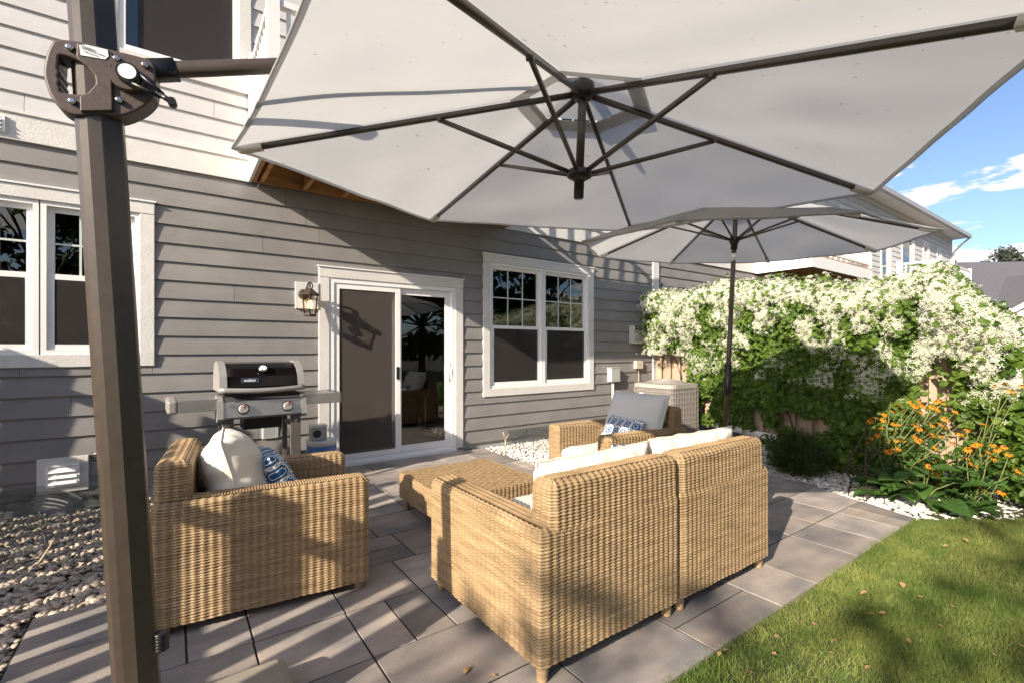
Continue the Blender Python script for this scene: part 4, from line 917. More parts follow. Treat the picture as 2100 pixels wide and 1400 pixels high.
lidp = [(-.255, .945), (-.262, .985), (-.235, 1.07), (-.175, 1.135), (-.09, 1.175), (.03, 1.185), (.13, 1.165), (.20, 1.10), (.225, .94)]
lid = prof_x(lidp, -.272, .272).build('lid', M_['enamel'], gr)
lp2 = [(y*1.03-.002, .935+(z-.935)*1.045) for y, z in lidp]
for sx in (-1, 1): prof_x(lp2, min(sx*.2725, sx*.325), max(sx*.2725, sx*.325)).build('lid_end', M_['grill_cast'], lid)
pts = [(-.325+.65*i/16, -.270-.035*math.sin(math.pi*i/16), .962-.012*math.sin(math.pi*i/16)) for i in range(17)]
m = MB(); m.tube(pts, 1, prof=[(-.020, -.012), (.016, -.012), (.022, 0), (.016, .012), (-.02, .012)], up=(0, 0, 1)); m.build('lid_handle', M_['grill_cast'], lid)
th = Vector((0, -.205+.0, 1.12)); nv = Vector((0, -.65, .76)).normalized()
m = MB(); m.tube([th, th+nv*.025], .034, 24); m.build('thermometer', M_['screw'], lid); m = MB(); m.tube([th+nv*.0252, th+nv*.027], .027, 24); m.build('dial_face', M_['label_white'], lid)
nb_ = Vector((0, -.91, .42)).normalized(); bc = Vector((-.105, -.2515, 1.035)); rx = math.atan2(nb_.z, -nb_.y); rotb = (R(90)-rx, 0, 0)
m = MB(); m.cbox(-.065, .065, -.021, .021, -.003, .004, .003); o = m.build('name_badge', M_['black'], lid); o.location = bc; o.rotation_euler = rotb
q = MB(); 
for a_ in ((-.064, .064, -.0205, -.0175), (-.064, .064, .0175, .0205), (-.064, -.061, -.0175, .0175), (.061, .064, -.0175, .0175)): q.box(a_[0], a_[1], a_[2], a_[3], .002, .0055)
o = q.build('badge_rim', M_['screw'], lid); o.location = bc; o.rotation_euler = rotb
text_mesh('badge_lettering', 'weber', .037, M_['label_white'], lid, bc+nb_*.005, rotb, .001)
fn = Vector((0, -.988, .152)); 
def fpt(x, z): return Vector((x, -.275+(z-.735)*.154, z))
for x in (-.155, .185):
    k_ = fpt(x, .80); m = MB(); m.tube([k_, k_+fn*.006], .046, 24); kn = m.build('knob_bezel', M_['black'], gr)
    m = MB(); m.tube([k_+fn*.0062, k_+fn*.03, k_+fn*.036], [.040, .036, .03], 24); kb = m.build('knob', M_['grill_cast'], gr)
    m = MB(); u_ = Vector((0, .152, .988)); m.tube([k_+fn*.037+u_*.008, k_+fn*.037+u_*.032], .005, 6); m.build('knob_mark', M_['red'], kb)
k_ = fpt(-.255, .835); m = MB(); m.tube([k_, k_+fn*.014], .013, 14); m.build('igniter', M_['screw'], gr)
text_mesh('panel_lettering', 'SPIRIT II', .022, M_['ink'], gr, fpt(-.175, .862)+fn*.0015, (R(90-9), 0, 0), .0004)
for sx in (-1, 1):
    a_, b_ = (.345, .64) if sx > 0 else (-.60, -.345)
    sh = MB().cbox(a_, b_, -.235, .16, .875, .893, .004).build('side_shelf', M_['steel'], gr)
    MB().cbox(a_, b_, -.25, -.236, .80, .893, .003).build('shelf_front', M_['steel'], sh)
    if sx < 0: MB().cbox(-.672, -.601, -.255, .165, .79, .898, .018).build('shelf_end', M_['grill_cast'], sh)
    else: MB().cbox(.641, .66, -.252, .162, .797, .895, .004).build('shelf_end', M_['grill_leg'], sh)
gt = empty('grill_tongs', (.60, 4.72, .142), 0, 'tangle of metal tongs and tools on the grill bottom shelf', 'tools')
for k, (a_, b_) in enumerate((((-.14, -.05, .0), (.16, .06, .06)), ((-.1, .05, .0), (.2, -.06, .1)), ((-.16, 0, .02), (.05, .1, .14)))):
    m = MB(); m.tube([a_, Vector(a_).lerp(Vector(b_), .5)+Vector((0, 0, .05)), b_], [.009, .012, .018], 8); m.build('tool', M_['screw'] if k else M_['black'], gt); gt.children[-1].location.z = .012
# bucket and canister beside the grill
bk = empty('bucket', (1.22, 5.02, 0), 0, 'white plastic bucket with blue label between grill and door', 'bucket')
m = MB(); m.lathe([(0, .003), (.12, .003), (.125, .02), (.14, .36), (.147, .362), (.147, .385), (.13, .387), (0, .387)], n=28); m.build('bucket_body', M_['bucket'], bk)
m = MB(); m.lathe([(.1345, .20), (.1405, .335)], n=28); m.build('bucket_label', M_['bucket_blue'], bk)
text_mesh('label_lettering', 'SALT', .06, M_['label_white'], bk, (-.02, -.1425, .265), (R(90), 0, 0), .001)
cn = empty('canister', (1.18, 5.00, .388), 0, 'small clear topped canister standing on the white bucket', 'canister')
m = MB(); m.cbox(-.075, .075, -.06, .06, .0, .13, .01); m.build('canister_body', M_['plastic_grey'], cn); m = MB(); m.cbox(-.08, .08, -.065, .065, .131, .155, .008); m.build('canister_lid', M_['label_white'], cn)
m = MB(); m.tube([(-.02, -.061, .07), (-.02, -.064, .07)], .04, 16); m.build('canister_print', M_['ink'], cn)

# ---------------------------------------------------------------- things on the wall
MB().cbox(1.035, 1.268, 5.330, YW, 1.72, 2.0, .004).build('mounting_block', M_['trim'], house)
ln = empty('wall_lantern', (1.15, 5.33, 1.85), 0, 'dark bronze lantern with lit bulb left of the sliding door', 'lantern')
m = MB(); m.lathe([(0, 0), (.05, 0), (.055, .006), (.05, .018), (.03, .024), (0, .024)], (-.035, 0, .02), 20, axis='y'); m.build('wall_plate', M_['iron'], ln)
m = MB(); m.tube([(-.035, -.02, .02), (-.03, -.06, .05), (-.015, -.09, .105), (0, -.12, .135), (.0, -.135, .12), (0, -.13, .08)], .009, 8)
m.tube([(math.cos(a)*.026, -.13, .10+math.sin(a)*.036) for a in np.linspace(0, 2*math.pi, 17)], .006, 8, cap=False); m.build('scroll_arm', M_['iron'], ln)
HX = [(math.cos(R(60*i+15)), math.sin(R(60*i+15))) for i in range(6)]
def hexring(zs): return [[(x*r_, -.13+y*r_, z) for x, y in HX+HX[:1]] for r_, z in zs]
m = MB(); m.grid(hexring([(.012, .075), (.03, .066), (.075, .028), (.105, .012), (.105, .004), (.0, .004)]), False); m.build('lantern_roof', M_['iron'], ln)
m = MB(); m.grid(hexring([(0, -.215), (.066, -.215), (.07, -.205), (.066, -.193), (0, -.193)]), False); m.build('lantern_base', M_['iron'], ln)
for i in range(6):
    x, y = HX[i]; m = MB(); m.tube([(x*.06, -.13+y*.06, -.195), (x*.082, -.13+y*.082, .005)], .0055, 6); m.build('cage_bar', M_['iron'], ln)
    x2, y2 = HX[(i+1) % 6]; m = MB(); m.add([(x*.056, -.13+y*.056, -.192), (x2*.056, -.13+y2*.056, -.192), (x2*.078, -.13+y2*.078, .003), (x*.078, -.13+y*.078, .003)], [(0, 1, 2, 3)]); m.build('pane', M_['lampglass'], ln)
m = MB(); m.lathe([(0, -.045), (.012, -.05), (.02, -.07), (.028, -.10), (.02, -.13), (0, -.14)], (0, -.13, .0), 14); m.build('bulb', M_['bulb'], ln); m = MB(); m.lathe([(.013, .0), (.013, -.05)], (0, -.13, 0), 12); m.build('socket', M_['iron'], ln)
def louver_vent(name, x0, x1, z0, z1, label, pw):
    v = empty(name, ((x0+x1)/2, YW-.012, (z0+z1)/2), 0, label, 'vent'); hx, hz = (x1-x0)/2, (z1-z0)/2
    m = MB(); m.cbox(-hx, hx, -.022, .0, -hz, hz, .003); m.build('backing_block', M_['trim'], v)
    a, b = hx-pw, hz-pw
    m = MB(); rect_frame(m, -a, a, -b, b, .016, -.042, -.023); m.build('vent_frame', M_['vinyl'], v)
    for i in range(3):
        zt = b-.017-i*(2*b-.034)/3; zb = zt-(2*b-.034)/3+.004
        m = MB(); m.prism([(-.026, zt), (-.058, zb), (-.054, zb-.002), (-.023, zt-.004)], 0, -a+.017, a-.017); m.build('louver', M_['vinyl'], v)
louver_vent('wall_vent', -.90, -.585, .115, .405, 'white louvered dryer vent low on the left wall', .055)
louver_vent('wall_vent', -1.32, -1.055, 2.975, 3.145, 'small white louvered vent on the white band at top left', .02)
fc = empty('hose_faucet', (-.53, YW-.016, .39), 0, 'metal hose faucet beside the low wall vent', 'faucet')
m = MB(); m.lathe([(0, 0), (.03, 0), (.03, .006), (.012, .01), (.012, .05), (.016, .06), (.016, .08), (0, .08)], n=16, axis='y'); m.tube([(0, -.06, 0), (0, -.085, -.02), (0, -.09, -.05)], .011, 10); m.build('spout', M_['grey_metal'], fc)
m = MB(); m.tube([(math.cos(a)*.024, -.105, math.sin(a)*.024) for a in np.linspace(0, 2*math.pi, 13)], .006, 6, cap=False); m.tube([(0, -.07, 0), (0, -.108, 0)], .006, 6); m.tube([(-.024, -.105, 0), (.024, -.105, 0)], .004, 6); m.build('valve_wheel', M_['iron'], fc)
def wallthing(name, x, z, label, cat): return empty(name, (x, YW-.016, z), 0, label, cat)
ub1 = wallthing('utility_box', 6.49, 1.54, 'open grey and white utility box high on the wall by the vine', 'utility box')
m = MB(); m.cbox(-.21, .10, -.10, 0, -.15, .15, .006); m.build('box_body', M_['plastic_grey'], ub1); m = MB(); m.cbox(.102, .27, -.105, -.09, -.10, .09, .003); m.build('open_door', M_['screw'], ub1)
for z in (-.05, .05): m = MB(); m.box(-.13, -.12, -.1012, -.1, z-.03, z+.03); m.build('vent_slot', M_['black'], ub1)
m = MB(); m.cbox(-.205, .08, -.115, -.101, -.152, -.12, .003); m.build('sill', M_['beige'], ub1); m = MB(); m.cbox(-.19, .09, -.112, -.101, .08, .15, .003); m.build('top_flap', M_['screw'], ub1)
ub2 = wallthing('disconnect_box', 5.85, .885, 'small grey electrical box with conduit below the window corner', 'electrical box')
m = MB(); m.cbox(-.105, .105, -.10, 0, -.12, .10, .008); m.build('box_body', M_['plastic_grey'], ub2); m = MB(); m.cbox(-.11, .11, -.106, 0, .101, .115, .004); m.build('rain_hood', M_['plastic_grey'], ub2)
m = MB(); m.tube([(-.02, -.05, -.12), (-.02, -.05, -.4), (0, -.055, -.55), (.05, -.07, -.72), (.06, -.07, -.92)], .023, 10); m.build('conduit', M_['plastic_grey'], ub2)
ub3 = wallthing('cable_box', 6.49, 1.025, 'small beige cable box near the white corner board', 'cable box')
m = MB(); m.cbox(-.095, .095, -.06, 0, -.065, .07, .01); m.build('box_body', M_['beige'], ub3); m = MB(); m.tube([(0, -.03, -.06), (.01, -.03, -.5), (-.01, -.02, -.9)], .004, 6); m.build('cable', M_['beige'], ub3); m = MB(); m.cbox(-.012, .012, -.064, -.06, -.01, .02, .002); m.build('box_latch', M_['grey_metal'], ub3)
oc = wallthing('outlet_cover', .80, .47, 'clear bubble outlet cover on the wall behind the grill', 'outlet')
m = MB(); m.cbox(-.075, .075, -.012, 0, -.08, .08, .003); m.build('outlet_plate', M_['label_white'], oc); m = MB(); m.cbox(-.068, .068, -.07, -.0125, -.072, .072, .012); m.build('bubble', M_['clear'], oc)

# air conditioner condenser
ac = empty('air_conditioner', (6.02, 4.42, 0), R(0), 'beige caged air conditioner condenser by the fence', 'air conditioner')
m = MB(); m.cbox(-.42, .42, -.42, .42, -.05, .03, .01); m.build('pad', M_['plastic_grey'], ac)
def rr_loop(h, r, n=64): Q, _ = rrect(h, h, r, n); return Q
Q = rr_loop(.34, .10)
m = MB(); m.grid([[(q[0], q[1], z) for q in list(Q)+[Q[0]]] for z in (.06, .74)]); m.build('coil', M_['ac_dark'], ac)
Q = rr_loop(.36, .11)
for z0_, z1_ in ((.031, .09), (.735, .79)):
    m = MB(); m.grid([[(q[0], q[1], z) for q in list(Q)+[Q[0]]] for z in (z0_, z1_)]); m.add([(q[0], q[1], z1_) for q in Q], [tuple(range(64))]); m.build('cabinet_rim', M_['ac'], ac)
Q2 = rr_loop(.358, .11, 72)
for q in Q2: m = MB(); m.tube([(q[0], q[1], .085), (q[0], q[1], .74)], .0028, 4, False); m.build('guard_bar', M_['ac'], ac)
for z in np.linspace(.15, .68, 8): m = MB(); m.tube([(q[0], q[1], z) for q in list(Q)+[Q[0]]], .0035, 4, False); m.build('guard_ring', M_['ac'], ac)
for r_ in np.linspace(.06, .30, 8): m = MB(); m.tube([(r_*math.cos(a), r_*math.sin(a), .80+.05*(1-(r_/.31)**2)) for a in np.linspace(0, 2*math.pi, 33)], .004, 4, False); m.build('grille_ring', M_['ac'], ac)
for i in range(8): a = R(45*i); m = MB(); m.tube([(.02*math.cos(a), .02*math.sin(a), .85), (.2*math.cos(a), .2*math.sin(a), .832), (.31*math.cos(a), .31*math.sin(a), .792)], .004, 4); m.build('grille_spoke', M_['ac'], ac)
m = MB(); m.tube([(-.41, .12, .03), (-.41, .12, .45), (-.405, .13, .58), (-.38, .15, .64)], .045, 10); m.build('refrigerant_line', M_['white_paint'], ac)

# clear window-well covers
def well_cover(loc, hw, dp, hgt, label):
    w = empty('window_well_cover', loc, 0, label, 'well cover'); G = []
    na, nr = 24, 8
    for i in range(nr+1):
        k = i/nr; row = []
        for j in range(na+1):
            a = math.pi*j/na; ca, sa = math.cos(a), math.sin(a); sgn = 1 if ca > 0 else -1
            x = hw*sgn*abs(ca)**.55; y = -dp*abs(sa)**.75; row.append((x*(.25+.75*k), y*(.12+.88*k), hgt*(1-k**2.2)+.006))
        G.append(row)
    MB().grid(G).build('dome', M_['clear'], w, False)
    for kx in (-.5, -.17, .17, .5):
        m = MB(); m.tube([(hw*kx*.5, -dp*.12, hgt+.008), (hw*kx*.95, -dp*.55, hgt*.72+.006), (hw*kx*1.25, -dp*.88, hgt*.22+.01)], [.010, .012, .008], 6); m.build('rib', M_['clear'], w)
    m = MB(); m.tube([(p[0]*1.01, p[1]*1.01, .008) for p in G[-1]], .009, 6); m.build('rim', M_['clear'], w)
    m = MB(); m.cbox(-hw*1.02, hw*1.02, -.012, 0, 0.005, hgt+.05, .003); m.build('flange', M_['clear'], w)
well_cover((-1.08, 5.345, -.03), .64, 1.16, .17, 'clear plastic window well cover over the left pebble bed')
well_cover((4.42, 5.345, -.03), .66, .80, .16, 'clear plastic window well cover under the right window')
# ---------------------------------------------------------------- planting
LEAF = (np.array([(-.5, 0, 0), (0, -.42, .06), (.62, 0, -.05), (0, .42, .06)]), np.array([(0, 1, 2), (0, 2, 3)]))
HEART = (np.array([(-.5, 0, 0), (-.25, -.45, .1), (.2, -.36, .06), (.65, 0, -.12), (.2, .36, .06), (-.25, .45, .1)]), np.array([(0, 1, 2), (0, 2, 3), (0, 3, 4), (0, 4, 5)]))
pv, pf = [], []
for i in range(4):
    a = math.pi/2*i; c_, s_ = math.cos(a), math.sin(a); b = len(pv)
    for x, y, z in ((.06, 0, 0), (.5, -.17, .12), (1, 0, .02), (.5, .17, .12)): pv.append((x*c_-y*s_, x*s_+y*c_, z))
    pf += [(b, b+1, b+2), (b, b+2, b+3)]
STAR = (np.array(pv), np.array(pf))
vine = empty('flowering_vine', (fence_x(3.1), 3.1, 0), 0, 'white flowering vine smothering the cedar fence', 'vine')
def top_h(y): return 2.02+.26*np.clip((y-.9)/4.2, 0, 1)+.05*np.sin(y*2.3)+.03*np.sin(y*5.1+1)
def vine_points(n_, flowers):
    y = rng.uniform(.72, 5.22, n_); T = top_h(y)-.5*np.clip((1.22-y)/.45, 0, 1)
    # path over the section: front face, rounded crest, a little behind
    q = rng.random(n_)
    if flowers: q = np.where(rng.random(n_) < .84, rng.uniform(.52, 1.0, n_), rng.uniform(.3, .62, n_))
    z = np.where(q < .8, .16+(T-.42)*(q/.8), T-.26+.26*np.sin((q-.8)/.2*math.pi/2*1.0)); crest = np.clip((q-.8)/.2, 0, 1)
    bulge = .10+.30*np.clip((z-.5)/1.2, 0, 1)**1.3
    out = bulge*np.cos(crest*math.pi/2)-.22*crest*rng.random(n_)
    cl = np.array([mnoise.noise((a*1.6, b*2.0, 7.7)) for a, b in zip(y, z)]); cl2 = np.array([mnoise.noise((a*4.5, b*4.5, 1.3)) for a, b in zip(y, z)])
    lump = .15*cl+.09*cl2; z = z+.06*cl2*crest
    spr = (rng.random(n_) < .07)*rng.random(n_)*.16; z = z+spr*.6*crest
    x = fence_x(y)-.03-spr*(1-crest*.5)-out-lump-rng.random(n_)*.07*(1 if not flowers else 1)+(.0 if not flowers else -.035)
    nx = -np.cos(crest*1.4); nz = .25+np.sin(crest*1.4)
    nrm = np.stack([nx+rng.normal(0, .45, n_), rng.normal(0, .5, n_), nz+rng.normal(0, .4, n_)], 1)
    zr = z/T
    if not flowers:
        low = np.clip((.62-zr)/.35, 0, 1)                       # gaps low down where boards show
        bare = (y > 4.35)*(z < 1.25+.25*cl2)
        keep = (rng.random(n_) < 1-low*np.clip(.55-2.2*cl-1.2*cl2, 0, 1)) & (~bare.astype(bool))
        # the strip by the end post stays open
        keep &= ~((np.abs(y-1.30) < .13) & (z < 1.45) & (rng.random(n_) < .9))
    else:
        dens = np.clip((zr-.46)/.30, 0, 1)**1.2; dens = np.where(zr > .86, .95, np.clip(dens*.72+1.9*cl2+.5*cl-.08, 0, 1)); dens *= np.where(zr < .42, .25*(cl > .25), 1)
        dens = np.where(y > 4.35, np.maximum(dens*(z > 1.2), .0), dens)
        keep = rng.random(n_) < dens
    return np.stack([x, y, z], 1)[keep], nrm[keep]
P, N_ = vine_points(46000, False); V, Fq = scatter(*HEART, P, N_, rng.uniform(.032, .068, len(P)))
off = np.array([vine.location.x, vine.location.y, 0])
o = link('foliage', np_mesh('foliage', V-off, Fq, False), vine, M_['vine_leaf']); o['kind'] = 'stuff'
P, N_ = vine_points(78000, True); V, Fq = scatter(*STAR, P, N_, rng.uniform(.016, .029, len(P)))
o = link('blossom', np_mesh('blossom', V-off, Fq, False), vine, M_['vine_flower']); o['kind'] = 'stuff'
for k in range(9):
    y = .95+k*.48; m = MB(); pts = [Vector((fence_x(y)-.07-off[0]-.02*math.sin(i), y-3.1+.12*math.sin(i*.9+k), .0+i*.22)) for i in range(9)]; m.tube(pts, [.012-.001*i for i in range(9)], 6); m.build('stem', M_['bark'], vine)

def leaf_cloud(blobs, n_, size, tmpl=LEAF, up=.4, shell=.55):
    """leaves spread through overlapping ellipsoids: (x,y,z,rx,ry,rz)"""
    B = np.array(blobs, float); vol = B[:, 3]*B[:, 4]*B[:, 5]; pick = rng.choice(len(B), n_, p=vol/vol.sum()); d = rng.normal(size=(n_, 3)); d /= np.linalg.norm(d, axis=1, keepdims=True)
    r_ = (shell+(1-shell)*rng.random(n_))[:, None]*(1+.12*rng.normal(size=(n_, 1))); P = B[pick, :3]+d*r_*B[pick, 3:]
    nn = d+rng.normal(0, .6, (n_, 3)); nn[:, 2] += up; return scatter(tmpl[0], tmpl[1], P, nn, rng.uniform(size*.65, size*1.3, n_))
# yew bush by the gravel
yb = on_z(1655, 985); yew = empty('yew_bush', (5.35, 2.28, -.03), 0, 'low feathery green evergreen bush in the white gravel', 'shrub')
def needle_bush(parent, n_spr, rad, hgt, mat, nl=.022):
    Pp, Nn, Sc = [], [], []
    for _ in range(n_spr):
        a = random.uniform(0, 6.283); el = random.uniform(.25, 1.45); L = random.uniform(.65, 1.0); d_ = Vector((math.cos(a)*math.cos(el)*rad, math.sin(a)*math.cos(el)*rad, math.sin(el)*hgt))
        c_ = Vector((random.uniform(-.2, .2)*rad, random.uniform(-.2, .2)*rad, .02))
        for t_ in np.linspace(.35, 1, 16):
            p = c_+d_*L*t_+Vector((0, 0, -.06*t_*t_*math.cos(el))); 
            for s_ in (-1, 1):
                sd = Vector((-d_.y, d_.x, .15)).normalized()*s_+d_.normalized()*.7; Pp.append(p+sd*nl*.5+Vector([random.gauss(0, .008) for _ in range(3)])); Nn.append(Vector((random.gauss(0, .5), random.gauss(0, .5), 1))); Sc.append((nl*random.uniform(1.4, 2.6), nl*.4, nl))
    V, Fq = scatter(LEAF[0], LEAF[1], np.array(Pp), np.array(Nn), np.array(Sc)); o = link('foliage', np_mesh('foliage', V, Fq, False), parent, mat); o['kind'] = 'stuff'
needle_bush(yew, 620, .37, .50, M_['yew'])
for k in range(7):
    a = k*.9; m = MB(); m.tube([(0, 0, 0), (math.cos(a)*.12, math.sin(a)*.12, .16), (math.cos(a)*.25, math.sin(a)*.25, .3)], [.012, .008, .004], 5); m.build('branch', M_['bark'], yew)

# orange coneflowers
def flower_mesh():
    m = MB()
    for i in range(11):
        a = 2*math.pi*i/11; c_, s_ = math.cos(a), math.sin(a); dr = random.uniform(.1, .75)
        pts = [(.16, -.07, .02), (.6, -.16, -.02-dr*.25), (1, 0, -.12-dr*.8), (.6, .16, -.02-dr*.25), (.16, .07, .02)]
        m.add([(x*c_-y*s_, x*s_+y*c_, z) for x, y, z in pts], [(0, 1, 2, 3, 4)])
    return m.mesh('flower', False)
FLM = []
for i in range(4): me = flower_mesh(); me.materials.append(M_['petal']); FLM.append(me)
cm = MB().lathe([(0, .3), (.17, .26), (.24, .12), (.22, 0), (0, -.04)], n=10).mesh('cone'); cm.materials.append(M_['cone'])
def clump(loc, label, spots, seed, lean=(0, 0)):
    rr = random.Random(seed); t = empty('coneflower_clump', loc, 0, label, 'flowers', 'orange coneflowers in the gravel bed'); L = Vector(loc)
    sm = MB(); Lv = []
    for (p, s, dead) in spots:
        p = Vector(p)-L; b = Vector((rr.uniform(-.13, .13), rr.uniform(-.13, .13), 0)); q = b.lerp(p, .5)+Vector((rr.uniform(-.03, .03), rr.uniform(-.03, .03), .05)); sm.tube([b, q, p], [.0042, .0034, .0022], 5)
        for _ in range(18):
            k = rr.uniform(.02, .86); Lv.append(b.lerp(p, k)+Vector((rr.gauss(0, .035), rr.gauss(0, .035), rr.gauss(0, .02))))
        n_ = (p-q).normalized()*.6+Vector((-.35+rr.gauss(0, .3), -.25+rr.gauss(0, .3), .5)); rot = n_.to_track_quat('Z', 'Y').to_euler()
        if not dead:
            o = link('flower', rr.choice(FLM), t); o.location = p; o.rotation_euler = rot; o.scale = (s, s, s); c_ = link('cone', cm, o)
        else:
            o = link('seed_head', cm, t); o.location = p; o.rotation_euler = rot; o.scale = (s*1.1,)*3
    sm.build('stems', M_['stem'], t); Lv = np.array([v[:] for v in Lv]); nn = rng.normal(0, .6, (len(Lv), 3)); nn[:, 2] += .8
    V, Fq = scatter(HEART[0]*np.array([1, .55, 1]), HEART[1], Lv, nn, rng.uniform(.035, .08, len(Lv))); o = link('foliage', np_mesh('foliage', V, Fq, False), t, M_['hosta']); o['kind'] = 'stuff'
    return t
cf = random.Random(11); spots = []
cpix = [(1785, 862), (1795, 855), (1815, 848), (1830, 842), (1842, 828), (1850, 840), (1870, 825), (1878, 832), (1886, 822), (1893, 830), (1920, 822), (1928, 820), (1935, 824), (1925, 838), (1960, 842), (1812, 860), (1805, 875), (1835, 868), (1872, 862), (1840, 885), (1858, 892), (1866, 900), (1885, 878), (1893, 875), (1905, 872), (1912, 870), (1930, 868), (1938, 874), (1820, 903), (1865, 915), (1895, 912), (1928, 892), (1940, 858), (1835, 920), (1845, 925), (1828, 955), (1819, 988), (1905, 955), (1910, 965), (1925, 970), (1800, 890), (1850, 872), (1880, 895), (1915, 890)]
for u, v in cpix:
    spots.append((on_x(u, v, 5.55+cf.uniform(-.16, .2)), cf.uniform(.030, .042), False))
    if cf.random() < .75: spots.append((on_x(u+cf.uniform(-22, 22), v+cf.uniform(-6, 40), 5.55+cf.uniform(-.2, .2)), cf.uniform(.026, .04), cf.random() < .2))
for u, v in ((1897, 850), (1900, 860), (1905, 835), (1955, 885), (1972, 868), (1950, 898), (1918, 880), (1885, 868)): spots.append((on_x(u, v, 5.6), .022, True))
spots = [s for s in spots if s[0].z > .05]
clump((5.55, 1.62, -.03), 'orange coneflower clump in front of the pale fence boards', spots, 5)
spots = [(on_x(u, v, 5.35+cf.uniform(-.12, .25)), cf.uniform(.03, .04), False) for u, v in ((2018, 868), (1985, 880), (1970, 888), (2000, 912), (2008, 908), (2020, 895), (1985, 920), (1982, 938), (2035, 910), (2045, 920), (2038, 938), (2070, 930), (2060, 915), (2010, 930), (1998, 950), (2028, 925), (2075, 800), (2040, 790), (2060, 785), (2095, 790), (2055, 1008), (2015, 1000), (2090, 965))]
spots = [s for s in spots if s[0].z > .05]
clump((5.42, 1.02, -.03), 'sprawling orange coneflowers at the right edge', spots, 6)

# broad-leaved plant on the gravel edge: every leaf its own piece
def broad_leaf():
    G = []
    for i in range(9):
        u = i/8; w = .34*math.sin(math.pi*u**.8)**.85*(1-.15*u); G.append([(u, w*s, .10*math.sin(u*2.6)-.16*u*u+abs(s)*.07*w/.3) for s in (-1, -.5, 0, .5, 1)])
    return MB().grid(G).mesh('leaf', False)
BL = broad_leaf(); BL.materials.append(M_['hosta'])
hp = empty('broadleaf_plant', (5.24, 1.24, -.03), 0, 'broad green leafy plant spilling onto the gravel beside the lawn', 'plant')
hr = random.Random(3)
for k in range(74):
    a = hr.uniform(0, 6.283); rad = hr.uniform(.02, .36)**.9; o = link('leaf', BL, hp); s = hr.uniform(.13, .26); o.scale = (s, s*hr.uniform(.85, 1.15), s)
    o.location = (math.cos(a)*rad*.9, math.sin(a)*rad*1.0, .04+hr.uniform(.0, .36)*(1-rad/.5)); o.rotation_euler = (hr.uniform(-.4, .4), hr.uniform(-.45, .5), a+hr.gauss(0, .5))
for k in range(12):
    a = hr.uniform(0, 6.283); m = MB(); m.tube([(0, 0, 0), (math.cos(a)*.08, math.sin(a)*.08, .14), (math.cos(a)*.2, math.sin(a)*.2, .22)], [.007, .005, .003], 5); m.build('stalk', M_['stem'], hp)
# wire obelisk in front of the fence
wp = on_z(1775, 1010); wo = empty('wire_plant_support', (wp.x, wp.y, -.03), R(20), 'rusty curled wire plant support by the yew bush', 'trellis')
for k in range(6):
    a = R(60*k); m = MB(); pts = [(math.cos(a)*r_, math.sin(a)*r_, z) for r_, z in ((.15, 0), (.12, .12), (.16, .22), (.13, .34), (.07, .45), (.02, .56))]; m.tube(pts, .004, 5); m.build('wire', M_['iron'], wo)
for z, r_ in ((.10, .12), (.24, .16), (.4, .1)): m = MB(); m.tube([(math.cos(b)*r_, math.sin(b)*r_, z) for b in np.linspace(0, 6.283, 21)], .0035, 5, False); m.build('wire_ring', M_['iron'], wo)
for k in range(4):
    a = R(90*k+20); m = MB(); m.tube([(math.cos(a)*(.14+.05*math.cos(b)), math.sin(a)*(.14+.05*math.cos(b)), .18+.06*math.sin(b)) for b in np.linspace(0, 6.0, 15)], .003, 5, False); m.build('wire_scroll', M_['iron'], wo)
m = MB(); m.tube([(0, 0, 0), (0, 0, .62)], .004, 5); m.lathe([(0, -.012), (.012, 0), (0, .012)], (0, 0, .63), 8); m.build('wire_spike', M_['iron'], wo)
# shrubs
def shrub(loc, blobs, n_, size, label, mat='vine_leaf', stems=5, name='leafy_shrub'):
    t = empty(name, loc, 0, label, 'shrub'); V, Fq = leaf_cloud(blobs, n_, size, HEART); o = link('foliage', np_mesh('foliage', V, Fq, False), t, M_[mat]); o['kind'] = 'stuff'
    for k in range(stems):
        b = blobs[k % len(blobs)]; m = MB(); m.tube([(random.uniform(-.05, .05), random.uniform(-.05, .05), 0), (b[0]*.5, b[1]*.5, b[2]*.5), (b[0], b[1], b[2])], [.012, .008, .004], 5); m.build('branch', M_['bark'], t)
    return t
shrub((5.72, .62, -.04), [(0, 0, .35, .3, .3, .3), (.2, -.2, .6, .3, .32, .32), (.1, .1, .8, .22, .25, .3), (-.1, -.35, .3, .3, .3, .28)], 2600, .065, 'dense green shrub at the right edge behind the coneflowers')
shrub((5.85, 1.55, -.04), [(0, 0, .2, .22, .4, .2), (0, .5, .22, .2, .4, .22), (0, 1.0, .2, .18, .35, .18)], 2200, .055, 'low bright green leaves along the fence foot')
shrub((4.35, 3.55, -.04), [(0, 0, .25, .2, .2, .22), (.25, .2, .3, .2, .2, .25), (.15, -.2, .2, .2, .2, .18)], 1100, .05, 'small green plants between the armchair and the fence', stems=3)
sv = shrub((6.65, .35, -.04), [(0, 0, .75, .3, .4, .7), (-.1, -.1, 1.1, .28, .35, .35)], 3600, .06, 'pale green flowering growth past the fence end', stems=3)
d_ = rng.normal(size=(2600, 3)); d_ /= np.linalg.norm(d_, axis=1, keepdims=True); d_[:, 2] = np.abs(d_[:, 2]); V, Fq = scatter(*STAR, np.array([[-.05, 0, .85]])+d_*np.array([[.34, .42, .6]]), d_+rng.normal(0, .4, d_.shape), rng.uniform(.02, .034, 2600))
o = link('blossom', np_mesh('blossom', V, Fq, False), sv, M_['vine_flower']); o['kind'] = 'stuff'

